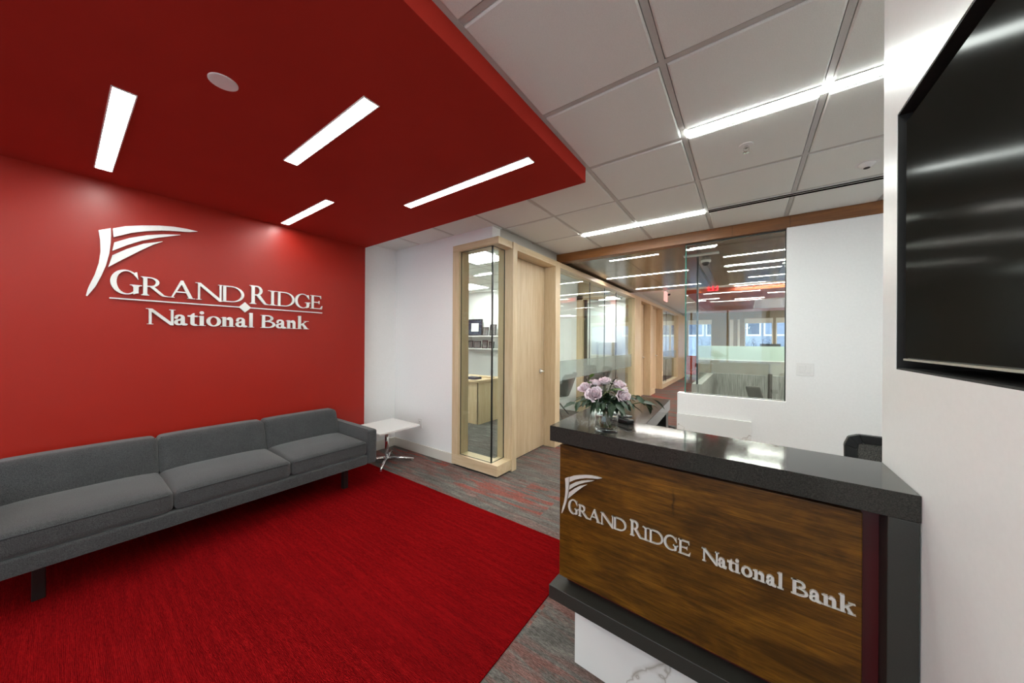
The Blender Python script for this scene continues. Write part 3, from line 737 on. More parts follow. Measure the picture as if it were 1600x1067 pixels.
EMB = {'mast': [(.159, 2.134), (.212, 2.163), (.213, 2.11), (.212, 2.062), (.206, 1.984), (.192, 1.899), (.173, 1.825), (.148, 1.746), (.114, 1.676), (.108, 1.678), (.115, 1.722), (.123, 1.754), (.144, 1.826), (.161, 1.91), (.168, 1.992), (.166, 2.073)],
       'b1': [(.221, 2.164), (.276, 2.195), (.356, 2.224), (.441, 2.248), (.521, 2.263), (.592, 2.267), (.658, 2.264), (.611, 2.246), (.54, 2.234), (.458, 2.216), (.381, 2.19), (.308, 2.158), (.225, 2.105)],
       'b2': [(.228, 2.067), (.3, 2.118), (.381, 2.159), (.467, 2.189), (.559, 2.21), (.512, 2.188), (.441, 2.158), (.357, 2.113), (.285, 2.062), (.22, 2.007)],
       'b3': [(.22, 1.975), (.285, 2.034), (.365, 2.092), (.463, 2.134), (.416, 2.099), (.349, 2.037), (.27, 1.959), (.202, 1.889)]}
def letters(items, base, fn, d0, d1, parent, mat, bold=False, hfix=None):
    for it in items:
        ch, a, b = it[:3]; h = hfix or it[3]
        m = MB()
        for k_, p in enumerate(glyph(ch, b-a, h, bold)): m.plate([(a+x, base+y) for x, y in p], fn, d0, d1+k_*(d1-d0)*.004)
        o = m.build('letter', mat, parent)
# wall sign, u=y, v=z
sg = thing('wall_sign', 'large silver raised GRAND RIDGE National Bank sign with curved-blade emblem on red wall', 'sign', (RW, .86, 1.45))
wf_ = lambda u, v, d: (d, u-.86, v-1.45)
for k, pts in EMB.items(): MB().plate(pts, wf_, .005, .02).build('emblem_mast' if k == 'mast' else 'emblem_blade', m_letter, sg)
letters(WALL_TXT, 1.712, wf_, .005, .02, sg, m_letter)
letters(NB_WALL, 1.499, wf_, .005, .02, sg, m_letter, True, .118)
MB().plate(rc(.208, .935, 1.670, 1.679), wf_, .005, .016).plate(rc(1.004, 1.62, 1.670, 1.679), wf_, .005, .016).build('underline', m_letter, sg)
MB().plate([(.926, 1.675), (.968, 1.630), (1.012, 1.675), (.968, 1.722)], wf_, .005, .02).build('diamond', m_letter, sg)

# ---- reception desk
dx, dy = -.638, 1.152
desk = thing('reception_desk', 'L-shaped reception desk with charcoal quartz counter and lettered stained wood front', 'desk', (dx, dy, 0))
Dv = Vector((cos(.045), -sin(.045))); Nv = Vector((sin(.045), cos(.045)))
def uw(u, w): p = Dv*u+Nv*w; return (p.x, p.y)
def DP(u, v, w): p = Dv*u+Nv*w; return (p.x, p.y, v)
def L(x, y): return (x-dx, y-dy)
ue = .955
top = [L(-.638, 1.152), L(.3155, 1.1095), L(.3155, 1.3645), L(-.334, 1.412), L(-.364, 2.109), L(-.676, 2.115)]
MB().prism(top, .99, 1.05).build('counter_top', m_quartz, desk, bevel=.0015)
MB().prism([uw(.904, .001), uw(ue-.003, .001), uw(ue-.003, .22), uw(.904, .22)], .361, .9895).build('end_panel', m_quartz_front, desk, bevel=.0015)
MB().prism([uw(0, 0), uw(ue-.003, 0), uw(ue-.003, .22), uw(0, .22)], .361, .413).build('lower_shelf', m_quartz_front, desk, bevel=.0015)
MB().plate(rc(.045, .9035, .4135, .9895), DP, .07, .09).build('backing_panel', m_burgundy, desk)
fp = MB().plate(rc(.024, .871, .441, .970), DP, .04, .0695).build('front_panel', m_desk_wood, desk, bevel=.002)
kn = MB()
mb_ = MB().prism([uw(.034, .16), uw(ue-.01, .16), uw(ue-.01, .19), uw(.034, .19)], 0, .3605).build('marble_base', m_marble, desk, bevel=.001)
MB().prism([L(-.676+.02, 2.10), L(-.372, 2.10), L(-.372, 2.04), L(-.654, 2.04)], 0, .9895).build('end_panel', m_quartz_front, desk, bevel=.0015)
MB().prism([L(-.622, 1.38), L(-.602, 1.38), L(-.63, 2.04), L(-.65, 2.04)], 0, .9895).build('side_panel', m_quartz_front, desk)
MB().prism([uw(.05, .19), uw(ue-.02, .19), uw(ue-.02, .21), uw(.05, .21)], 0, .9895).build('rear_panel', m_quartz_front, desk)
mb2 = MB().tube([(-.362-dx, 2.06-dy, .78), (-.335-dx, 2.06-dy, .78), (-.335-dx, 2.06-dy, .90), (-.362-dx, 2.06-dy, .90)], .008, 10)
mb2.build('pull_handle', m_black, desk)
SC, su, sv = .3062, .066, .7115
def dl(u, v, d): return DP(u, v, .04-d)
dt = [(c_, su+(a-.211)*SC, su+(b-.211)*SC, hh*.316) for c_, a, b, hh, _ in WALL_TXT]
letters(dt, sv, dl, .0, .007, fp, m_letter_d)
nbd = [('N', .528, .574), ('a', .571, .5935), ('t', .594, .611), ('i', .611, .626), ('o', .628, .655), ('n', .655, .685), ('a', .685, .7075), ('l', .709, .723), ('B', .738, .7725), ('a', .774, .798), ('n', .798, .829), ('k', .829, .860)]
letters(nbd, .7145, dl, .0, .007, fp, m_letter_d, True, .0385)
for k, pts in EMB.items():
    MB().plate([(.036+(a-.108)*.3055, .697+(b-1.676)*.313) for a, b in pts], dl, 0, .007).build('emblem_mast' if k == 'mast' else 'emblem_blade', m_letter_d, fp)

# ---- marble slab on half wall
tag(MB().box(-.62, .045, 4.0, 4.0195, 0, .605).build('marble_slab', m_marble), 'white veined marble slab facing the half wall below the booth glass', 'slab')

# ---- television
tv = thing('television', 'large black wall television recessed in the black niche of white wall', 'television', (.318, .605, 1.335))
MB().box(.004, .045, -.605, .612, .012, .60).build('casing', m_tvframe, tv, bevel=.002)
MB().box(-.001, .0035, -.60, .607, .017, .594).build('screen', m_tvscreen, tv)
MB().box(-.003, .003, -.606, .613, .010, .0145).build('bezel_strip', m_satin, tv, label='thin silver strip along the bottom edge')
MB().box(.045, .15, -.2, .2, .1, .45).build('bracket', m_black, tv)

# ---- vase and roses
vx, vy, vz = -.432, 1.222, 1.0505
vase = thing('glass_vase', 'clear cylindrical glass vase of water on the charcoal counter', 'vase', (vx, vy, vz))
MB().lathe([(.0, .0), (.041, .0), (.043, .003), (.043, .118), (.0405, .118), (.0405, .010), (.0, .010)], n=40).build('glass_body', m_vase, vase, smooth=True)
MB().lathe([(.0, .0102), (.0402, .0102), (.0402, .052), (.0, .052)], n=40).build('water', m_water, vase, smooth=True)
def add_rose(cx, cy, cz, R, tilt, az, label, seed):
    random.seed(seed)
    t = thing('rose', label, 'flower', (vx, vy, vz), 0, 'lilac roses in the vase')
    Rm = Matrix.Translation((cx-vx, cy-vy, cz-vz)) @ Matrix.Rotation(az, 4, 'Z') @ Matrix.Rotation(tilt, 4, 'Y')
    b = MB()
    N = 24
    for k in range(N):
        f = k/(N-1); ph = k*2.39996+random.uniform(-.2, .2)
        r0 = R*(.08+.80*f); hgt = R*(1.10-.34*f)*random.uniform(.94, 1.06); span = 1.9-.6*f
        curl = .02+.34*f*f
        nu, nv = 8, 7; k0 = len(b.v)
        for i in range(nu+1):
            u = -1+2*i/nu
            for j in range(nv+1):
                v = j/nv
                prof = sin(min(1.0, v*1.05+.05)*pi/2)**.7
                rr = r0*(.30+.70*prof)*(1-.12*(1-f)*v) + R*curl*max(0, v-.7)**2*6
                ht = hgt*v*(1-.20*u*u*v) - R*curl*max(0, v-.78)*1.4
                rr += R*.02*sin(5*u+seed+k)*v
                a = ph+u*span/2*(.5+.5*sin(pi*min(1, v*.8+.15)))
                p = Rm @ Vector((rr*cos(a), rr*sin(a), ht-R*.55)); b.v.append(tuple(p))
        for i in range(nu):
            for j in range(nv):
                q = k0+i*(nv+1)+j; b.f.append([q, q+1, q+nv+2, q+nv+1])
    bl = b.build('bloom', m_petal, t, smooth=True)
    so = bl.modifiers.new('thick', 'SOLIDIFY'); so.thickness = .0007
    base = Rm @ Vector((0, 0, -R*.55)); a2_ = random.uniform(0, 6.28)
    MB().tube([tuple(base), (base.x*.6, base.y*.6, .12), (base.x*.2, base.y*.2, .07), (.02*cos(a2_), .02*sin(a2_), .012)], .0022, 6).build('stem', m_stem, t)
    cal = MB()
    for k in range(5):
        a = k*1.2566
        cal.poly([tuple(Rm @ Vector(p)) for p in ((0, 0, -R*.58), (R*.35*cos(a-.4), R*.35*sin(a-.4), -R*.52), (R*.75*cos(a), R*.75*sin(a), -R*.62), (R*.35*cos(a+.4), R*.35*sin(a+.4), -R*.52))])
    cal.build('calyx', m_leaf, t)
vr = Vector((r2.x, r2.y, 0)).normalized(); vf = Vector((fw.x, fw.y, 0)).normalized()
def RP(a, d, z): p = Vector((vx, vy, 0))+vr*a+vf*d; return (p.x, p.y, z)
azc = math.atan2(-vf.y, -vf.x)   # direction towards the room side
roses = [(-.058, -.040, 1.193, .033, 1.05, azc-.35, 'front left wide-open lilac rose facing the room', 3),
         (.050, -.045, 1.188, .034, 1.15, azc+.45, 'front right drooping lilac rose with deep folded petals', 7),
         (-.082, .010, 1.212, .028, .7, azc-.9, 'small lilac rose at far left of the bouquet', 11),
         (.058, .020, 1.222, .032, .45, azc+.9, 'pale lilac rose behind the drooping right one', 15),
         (-.004, .005, 1.240, .026, .2, azc, 'topmost lilac rose bud in the centre of bouquet', 21),
         (-.034, .03, 1.226, .026, .6, azc+2.6, 'half-hidden lilac rose at the back of bouquet', 29)]
for (a, d, z, R, ti, az, lb, sd) in roses:
    p = RP(a, d, z); add_rose(p[0], p[1], p[2], R, ti, az, lb, sd)
def sprig(pts, n, size, label, mat, seed):
    random.seed(seed)
    t = thing('leaf_sprig', label, 'foliage', (vx, vy, vz), 0, 'leafy sprigs in the vase')
    P = [Vector(p)-Vector((vx, vy, vz)) for p in pts]; P = [Vector((.015*cos(seed), .015*sin(seed), .012)), Vector((P[0].x*.25, P[0].y*.25, .08))]+P
    MB().tube([tuple(p) for p in P], [.002]*(len(P)-1)+[.001], 6).build('stem', m_stem, t)
    b = MB()
    for k in range(n):
        f = .35+.65*k/max(1, n-1); x = f*(len(P)-1); i = min(int(x), len(P)-2); base = P[i].lerp(P[i+1], x-i)
        if base.z < .105: base.z = .105+random.uniform(0, .02)
        dr = (P[i+1]-P[i]).normalized(); side = dr.cross(Vector((0, 0, 1)))
        if side.length < .1: side = Vector((1, 0, 0))
        side.normalize(); sgn = 1 if k % 2 else -1
        d_ = (dr*.6+side*sgn*random.uniform(.4, .9)+Vector((0, 0, random.uniform(-.6, .25)))).normalized() if k < n-1 else dr
        wv = d_.cross(Vector((random.uniform(-.3, .3), random.uniform(-.3, .3), 1))).normalized(); nn = wv.cross(d_)
        ln = size*random.uniform(.8, 1.2); wd = ln*.26; k0 = len(b.v); m = 7
        for q in range(m+1):
            v = q/m; ww = wd*sin(pi*min(.98, v**.75*.98))*(1-.15*(q % 2)); c_ = base+d_*ln*v-Vector((0, 0, 1))*ln*.22*v*v
            for s_ in (-1, 0, 1): b.v.append(tuple(c_+wv*ww*s_+nn*abs(s_)*ww*.25))
        for q in range(m):
            for s_ in range(2): a0 = k0+q*3+s_; b.f.append([a0, a0+1, a0+4, a0+3])
    b.build('leaves', mat, t, smooth=True)
sprig([RP(-.05, -.02, 1.15), RP(-.09, -.03, 1.168), RP(-.125, -.04, 1.162)], 8, .045, 'leaf sprig arching out left under the roses', m_leaf, 1)
sprig([RP(.05, -.01, 1.17), RP(.10, -.01, 1.185), RP(.135, -.02, 1.17)], 8, .048, 'dark leaf sprig reaching up and right of roses', m_leaf, 2)
sprig([RP(.06, -.03, 1.15), RP(.12, -.03, 1.162), RP(.165, -.03, 1.135)], 6, .052, 'long leaf sprig drooping furthest right over the counter', m_leaf, 3)
sprig([RP(0, -.04, 1.15), RP(.0, -.06, 1.165), RP(.01, -.075, 1.155)], 9, .045, 'dark leaf sprig between the two front roses', m_leaf, 4)
sprig([RP(-.02, -.03, 1.19), RP(.0, -.03, 1.205), RP(.015, -.035, 1.208)], 7, .036, 'bright green leaf sprig above the front roses', m_leaf_l, 5)
sprig([RP(-.05, .02, 1.19), RP(-.065, .02, 1.235), RP(-.06, .01, 1.248)], 5, .036, 'light green leaf sprig at upper left of bouquet', m_leaf_l, 6)
sprig([RP(.02, .03, 1.2), RP(.025, .03, 1.215), RP(.03, .02, 1.228)], 5, .04, 'dark leaf sprig behind the topmost rose', m_leaf, 7)
sprig([RP(-.02, -.035, 1.15), RP(-.045, -.045, 1.15), RP(-.055, -.05, 1.13)], 8, .04, 'leaf sprig hanging over the left vase rim', m_leaf, 8)
sprig([RP(.02, -.035, 1.15), RP(.035, -.045, 1.15), RP(.045, -.055, 1.135)], 8, .04, 'leaf sprig hanging over the right vase rim', m_leaf, 9)
sprig([RP(.0, -.01, 1.10), RP(-.01, -.01, 1.135), RP(0, 0, 1.16)], 8, .042, 'leaf sprig with leaves inside the vase neck', m_leaf, 10)

extra = [((-.03, -.03), (-.07, -.05), 1.150, 'leaf sprig low on the left side of bouquet'), ((.03, -.03), (.075, -.05), 1.152, 'leaf sprig low on the right side of bouquet'),
         ((-.01, -.03), (-.025, -.06), 1.165, 'leaf sprig just under the front left rose'), ((.01, -.03), (.03, -.065), 1.160, 'leaf sprig just under the front right rose'),
         ((-.03, .02), (-.09, .03), 1.175, 'leaf sprig behind the left roses'), ((.03, .02), (.09, .02), 1.178, 'leaf sprig behind the right roses'), ((0, .02), (.0, .04), 1.195, 'leaf sprig at the very back of the bouquet')]
for k, (p0, p1, z, lb) in enumerate(extra): sprig([RP(p0[0], p0[1], z-.025), RP((p0[0]+p1[0])/2, (p0[1]+p1[1])/2, z), RP(p1[0], p1[1], z-.01)], 11, .036, lb, m_leaf, 20+k)

# ---- black device behind the vase
dv = thing('desk_stapler', 'small black stapler-like device lying on counter behind vase', 'stapler', (-.447, 1.405, 1.0505), radians(-28))
MB().rbox(-.075, .075, -.018, .018, 0, .016, .005, n=3).build('base', m_black, dv, smooth=True)
MB().rbox(-.075, .07, -.015, .015, .017, .027, .005, n=3, fn=lambda p: (p[0], p[1], p[2]+.006*p[0]/.075)).build('arm', m_black, dv, smooth=True)

# ---- task chair behind the desk
ch = thing('task_chair', 'black mesh-back task chair behind the reception desk by white wall', 'chair', (.62, 1.98, 0))
def back_curve(p): return (p[0], p[1]+.06*(p[0]/.24)**2*-1, p[2])
bf = MB()
W_, Z0, Z1 = .235, .56, .965
loop = [(-W_+.03, Z0), (W_-.03, Z0), (W_, Z0+.04), (W_+.01, Z1-.05), (W_-.005, Z1-.012), (W_-.04, Z1), (-W_+.04, Z1), (-W_+.005, Z1-.012), (-W_-.01, Z1-.05), (-W_, Z0+.04)]
inn = [(-W_+.06, Z0+.045), (W_-.06, Z0+.045), (W_-.042, Z0+.065), (W_-.034, Z1-.068), (W_-.040, Z1-.046), (W_-.055, Z1-.038), (-W_+.055, Z1-.038), (-W_+.040, Z1-.046), (-W_+.034, Z1-.068), (-W_+.042, Z0+.065)]
for i in range(10):
    j = (i+1) % 10; bf.plate([loop[i], loop[j], inn[j], inn[i]], lambda u, v, d: (u, .22+d-.04*(u/.24)**2, v), -.014, .014)
bf.build('back_frame', m_black, ch, bevel=.003)
MB().rbox(-W_+.036, W_-.036, .212, .226, Z0+.047, Z1-.040, .006, n=12, fn=lambda p: (p[0], p[1]-.04*(p[0]/.24)**2, p[2])).build('backrest', m_mesh, ch)
MB().rbox(-.24, .24, -.25, .2, .44, .50, .028, (0, 0, .008), n=5).build('seat', m_mesh, ch, smooth=True)
MB().tube([(0, .0, .42), (0, .26, .45), (0, .245, .62)], .022, 10).build('back_stem', m_black, ch)
MB().lathe([(.028, .1), (.028, .3), (.018, .3), (.018, .42), (.09, .425), (.09, .44)], n=20).build('gas_lift', m_black, ch)
for k in range(5):
    a = k*2*pi/5+.3
    lg = MB().tube([(0, 0, .10), (.15*cos(a), .15*sin(a), .095), (.29*cos(a), .29*sin(a), .07)], [.026, .022, .014], 8).build('base_arm', m_black, ch)
    MB().lathe([(.0, -.01), (.025, -.01), (.025, .01), (.0, .01)], n=16, fn=lambda p, a=a: (.29*cos(a)+p[0]*cos(a)-p[2]*sin(a), .29*sin(a)+p[0]*sin(a)+p[2]*cos(a), .027+p[1])).build('caster', m_black, lg)
    MB().tube([(.29*cos(a), .29*sin(a), .075), (.29*cos(a), .29*sin(a), .03)], .005, 6).build('caster_pin', m_black, lg)
for s in (-1, 1):
    MB().tube([(s*.2, 0, .43), (s*.28, 0, .47), (s*.28, 0, .66)], .012, 8).box(s*.28-.035, s*.28+.035, -.13, .12, .66, .685).build('armrest', m_black, ch)

# ---- lights
def strip(x0, x1, y0, y1, z, mat, label, group, frame=m_plate, t=.004, drop=.003, cat='light', name='ceiling_light'):
    cx, cy = (x0+x1)/2, (y0+y1)/2
    o = thing(name, label, cat, (cx, cy, z), 0, group)
    a, b = (x1-x0)/2, (y1-y0)/2
    MB().box(-a-t, a+t, -b-t, -b, -drop-.002, 0).box(-a-t, a+t, b, b+t, -drop-.002, 0).box(-a-t, -a, -b, b, -drop-.002, 0).box(a, a+t, -b, b, -drop-.002, 0).build('trim', frame, o)
    MB().box(-a, a, -b, b, -(.008 if mat is m_lamp_ceil else drop), 0).build('diffuser', mat, o)
    return o
G1 = 'strip lights in the red soffit'
strip(-3.382, -2.242, .133, .200, SZ, m_lamp_soffit, 'leftmost strip light in red soffit, nearest the camera', G1, t=.005)
strip(-2.29, -1.405, .80, .868, SZ, m_lamp_soffit, 'second strip light in red soffit, right of round speaker', G1, t=.005)
strip(-3.54, -2.667, 1.213, 1.272, SZ, m_lamp_soffit, 'shortest-looking strip light in red soffit above the wall sign', G1, t=.004)
strip(-2.25, -1.06, 1.628, 1.690, SZ, m_lamp_soffit, 'strip light in red soffit nearest its outer corner', G1, t=.004)
strip(-2.2, -1.1, -.40, -.34, SZ, m_lamp_soffit, 'strip light in red soffit just behind the camera on its right half', G1, t=.004)  # this and the next two strips are added out of view as fill
strip(-2.2, -1.1, -1.9, -1.84, SZ, m_lamp_soffit, 'strip light in red soffit furthest behind the camera', G1, t=.004)
strip(-3.40, -2.3, -1.0, -.94, SZ, m_lamp_soffit, 'strip light in red soffit behind the camera', G1, t=.004)
G2 = 'strip lights in the white tile ceiling'
strip(-.285, .9, 2.066, 2.122, CZ-.006, m_lamp_ceil, 'near long strip light in tile ceiling running behind the television wall', G2)
strip(-1.49, -.315, 3.410, 3.466, CZ-.006, m_lamp_ceil, 'far long strip light in tile ceiling before the wood beam', G2)
strip(1.3, 2.4, 2.066, 2.122, CZ-.006, m_lamp_ceil, 'strip light in tile ceiling over the area behind television wall', G2)
strip(-.85, .25, -1.075, -1.02, CZ-.006, m_lamp_ceil, 'strip light in tile ceiling just behind the camera', G2)  # added out of view to lift the overall light level
strip(-.28, .295, .175, .231, CZ-.006, m_lamp_ceil, 'short strip light in tile ceiling directly above the camera', G2)  # added overhead to brighten the television wall
strip(-.85, 1.2, -2.96, -2.905, CZ-.006, m_lamp_ceil, 'strip light in tile ceiling far behind the camera', G2)
G3 = 'strip lights in the bronze corridor ceiling'
cor = [(-1.488, -.886, 4.31, 'shortest strip light in bronze ceiling, first past the beam'), (-1.949, -.71, 5.50, 'long middle strip light in bronze corridor ceiling'), (-1.83, -.66, 6.88, 'third corridor strip light in bronze ceiling, before white tiles'),
       (-.53, -.27, 4.27, 'short strip light above the booth glass corner'), (-.24, .9, 4.91, 'brightest long strip light inside the booth ceiling'), (-.24, .9, 5.49, 'second long strip light inside the booth ceiling'),
       (-.23, .40, 5.96, 'third strip light inside the booth ceiling, ending before glass edge'), (.03, 1.2, 6.65, 'fourth strip light inside the booth ceiling, starting further right'), (.40, 1.3, 5.73, 'strip light at right edge of booth ceiling, mostly hidden')]
for (a, b, y, lb) in cor: strip(a, b, y-.018, y+.018, 2.478, m_lamp_corr, lb, G3, t=.002)
G4 = 'strip lights beyond the booth'
for (a, b, y, z, lb) in [(-.21, .37, 8.0, CZ, 'short strip light in white ceiling just past the bronze panels'), (-.2, 1.3, 8.3, CZ, 'long strip light at near edge of the orange wood ceiling'), (.38, 1.5, 9.1, 2.5, 'right-hand strip light under the orange wood ceiling'), (-.23, .35, 9.95, 2.5, 'strip light under orange wood ceiling beside white panel'), (-1.0, -.55, 9.6, 2.5, 'left-hand strip light under the orange wood ceiling')]:
    strip(a, b, y-.018, y+.018, z, m_lamp_corr, lb, G4, t=.002)
bx = thing('air_supply_bar', 'white linear air supply bar in bronze ceiling behind booth glass', 'vent', (-.46, 4.63, 2.478))
MB().box(-.19, .19, -.035, .035, -.012, 0).build('housing', m_laminate, bx, bevel=.002); MB().box(-.18, .18, -.004, .004, -.0125, -.0122).build('slot', m_grid, bx)
G5 = 'square troffers in the offices'
for (x, y, lb) in [(-3.12, 3.52, 'square ceiling light seen at top of corner sidelight glass'), (-4.95, 5.3, 'second square ceiling light inside corner office, above photo shelf'), (-4.3, 3.5, 'square ceiling light inside corner office near its front wall'), (-3.12, 8.78, 'square ceiling light seen through the long glass wall'), (-5.2, 7.6, 'square ceiling light deep inside second office'), (-3.4, 11.9, 'square ceiling light in office by the far corridor glass'), (-3.3, 13.9, 'square ceiling light at the end of far office')]:
    strip(x-.29, x+.29, y-.29, y+.29, CZ-.001, m_troffer, lb, G5, t=.01)
m_lounge_fill = emit('lit_lounge_troffer_lens', (1, .97, .9, 1), 42.0)  # for hidden lamps added to brighten the lounge past the booth
for (x, y, lb) in [(1.9, 10.8, 'square ceiling light in lounge panel, hidden by the white wall'), (1.9, 12.4, 'second square ceiling light in lounge panel, nearer the far windows'), (2.2, 9.3, 'square ceiling light at near edge of lounge ceiling')]:
    strip(x-.29, x+.29, y-.29, y+.29, 2.485 if y > 10 else 2.5, m_lounge_fill, lb, 'square lights in the lounge ceiling', t=.01)
strip(-4.05, -3.65, 4.43, 4.49, CZ-.001, m_troffer, 'narrow strip light in corner office ceiling between square lights', None)
strip(-3.7, -2.7, 7.52, 7.57, CZ-.001, m_troffer, 'narrow strip light in second office ceiling', None)
for (x, y, lb) in [(-1.35, 9.0, 'round recessed downlight in white corridor ceiling'), (-1.5, 12.4, 'round recessed downlight at far end of corridor ceiling'),
                   (1.9, 9.2, 'round downlight beyond the booth, hidden behind the white wall'), (1.9, 13.2, 'round downlight near the far windows, behind the white wall'), (-.3, 14.5, 'round downlight before the far wood panelling')]:  # these are out of sight, added to light the far end
    o = thing('downlight', lb, 'light', (x, y, CZ if (x < -1.2 or y > 14.2) else 2.5)); MB().lathe([(.0, -.003), (.07, -.003), (.07, 0), (0, 0)], n=24).build('lens', m_down, o); MB().lathe([(.072, -.005), (.09, -.005), (.09, 0), (.072, 0)], n=24).build('ring', m_plate, o)

# ---- ceiling fittings
sp = thing('ceiling_speaker', 'round off-white speaker grille in red soffit between strip lights', 'speaker', (-1.816, .406, SZ))
MB().lathe([(.0, -.003), (.044, -.003), (.044, -.0005), (0, -.0005)], n=32).build('grille', plain('speaker_grille', lin((196, 176, 170)), .7, nscale=900, amt=.2), sp)
MB().lathe([(.044, -.005), (.050, -.004), (.050, 0), (.044, 0)], n=32).build('ring', m_plate, sp)
sr = thing('fire_sprinkler', 'small chrome fire sprinkler with white plate in the tile ceiling', 'sprinkler', (-.006, 2.425, CZ-.007))
MB().lathe([(.0, -.004), (.035, -.003), (.037, 0), (0, 0)], n=28).build('plate', m_plate, sr)
MB().lathe([(.009, -.018), (.009, -.004)], n=12).tube([(-.012, 0, -.012), (-.014, 0, -.03), (0, 0, -.042)], .002, 6).tube([(.012, 0, -.012), (.014, 0, -.03), (0, 0, -.042)], .002, 6).build('frame', m_chrome, sr)
MB().lathe([(.0, -.046), (.017, -.044), (.017, -.042), (0, -.042)], n=16).build('deflector', m_chrome, sr)
sd = thing('smoke_detector', 'round white smoke detector in tile ceiling near air slot', 'detector', (.645, 3.13, CZ-.007))
MB().lathe([(.0, -.002), (.054, -.002), (.06, 0), (0, 0)], n=36).build('base', m_plate, sd, smooth=False)
MB().lathe([(.0, -.028), (.018, -.028), (.03, -.022), (.042, -.006), (.042, -.002), (0, -.002)], n=36).build('dome', m_plate, sd, smooth=True)
MB().lathe([(.0, -.031), (.016, -.031), (.016, -.0275), (0, -.0275)], n=24).build('sensor', m_grid_dark, sd)
ad = thing('slot_diffuser', 'long black double-slot air diffuser in tile ceiling by beam', 'vent', (.9, 3.447, CZ-.006))
MB().box(-1.19, 1.2, -.035, .035, -.003, 0).build('housing', m_plate, ad)
MB().box(-1.185, 1.195, -.032, -.016, -.006, -.003).build('slot', m_slot, ad); MB().box(-1.185, 1.195, .004, .030, -.006, -.003).build('slot', m_slot, ad)
def dome(x, y, z, lb):
    o = thing('dome_camera', lb, 'camera', (x, y, z)); MB().lathe([(.06, 0), (.06, -.02), (.05, -.03), (.0, -.03)], n=24).build('housing', m_plate, o)
    MB().lathe([(.042, -.03), (.04, -.05), (.025, -.066), (.0, -.072)], n=20).build('dome', m_black, o, smooth=True)
dome(-1.53, 8.6, CZ, 'black dome security camera in white corridor ceiling')
dome(-.44, 5.0, 2.478, 'dome security camera in bronze ceiling behind booth corner glass')
# exit signs
ex = thing('exit_sign', 'pink-red exit sign seen edge-on hanging in the corridor', 'sign', (-1.50, 8.1, CZ))
MB().box(-.012, .012, -.16, .16, -.26, -.05).build('panel', m_exit_side, ex); MB().box(-.03, .03, -.18, .18, -.05, 0).build('mount', m_plate, ex)
def exit_letters(mx, x0, z0, h, wd, m, y0=0, y1=.006):
    """EXIT readable from the far side (mirrored from here)"""
    def R(a, b, c, d): m.box(min(mx-a, mx-b), max(mx-a, mx-b), y0, y1, c, d)
    t = h*.17; x = x0
    R(x, x+t, z0, z0+h); [R(x, x+wd, z, z+t) for z in (z0, z0+h/2-t/2, z0+h-t)]; x += wd*1.3
    for s in (0, 1):
        p = [(x, z0), (x+t*1.2, z0), (x+wd, z0+h), (x+wd-t*1.2, z0+h)] if s == 0 else [(x+wd-t*1.2, z0), (x+wd, z0), (x+t*1.2, z0+h), (x, z0+h)]
        m.plate([(mx-a, b) for a, b in p], lambda u, v, d: (u, d, v), y0, y1)
    x += wd*1.25; R(x, x+t*1.1, z0, z0+h); x += t*1.1+wd*.3
    R(x, x+wd, z0+h-t, z0+h); R(x+wd/2-t/2, x+wd/2+t/2, z0, z0+h)
e2 = thing('exit_sign', 'red illuminated EXIT sign seen from behind through booth glass', 'sign', (-.57, 7.7, CZ))
MB().box(-.13, .13, .001, .012, -.17, -.02).build('panel', m_glass, e2); MB().box(-.14, .14, -.02, .03, -.02, 0).build('mount', m_plate, e2)
mm = MB(); exit_letters(.11, .0, -.155, .12, .05, mm, -.006, 0); mm.build('lettering', m_exit, e2)

# ---- corner office furniture
dk = thing('office_desk', 'pale maple office desk seen through the corner sidelight', 'desk', (-4.2, 4.4, .004))
MB().box(-.75, .62, -.36, .36, .70, .735).build('desk_top', m_maple_x, dk, bevel=.002)
MB().box(-.70, .59, -.33, -.305, 0, .70).build('modesty_panel', m_maple, dk)
MB().box(.57, .60, -.33, .33, 0, .70).build('end_panel', m_maple, dk); MB().box(-.72, -.69, -.33, .33, 0, .70).build('end_panel', m_maple, dk)
tag(MB().box(-.12, .12, -.09, .09, 0, .035).build('book', m_mat, loc=(-3.83, 4.18, .7395)), 'dark book lying on the pale office desk', 'book')
tag(MB().box(-.15, .15, -.11, .11, 0, .012).build('paper_stack', m_paper, loc=(-4.2, 4.3, .7395)), 'stack of white papers on the pale office desk', 'papers')
tag(MB().box(-.13, .13, -.06, .06, 0, .022).build('desk_box', m_maple_x, loc=(-3.78, 4.5, .7395)), 'small flat tan box on the pale office desk', 'box')
sh = thing('wall_shelf', 'white two-tier wall shelf holding frames in the corner office', 'shelf', (-5.2, 6.045, 1.2))
MB().box(-1.0, .75, -.25, 0, 0, .025).build('board', m_laminate, sh); MB().box(-1.0, .75, -.25, 0, .30, .325).build('board', m_laminate, sh)
for x in (-.40, .73): MB().box(x-.012, x+.012, -.25, 0, .025, .30).build('divider', m_laminate, sh)
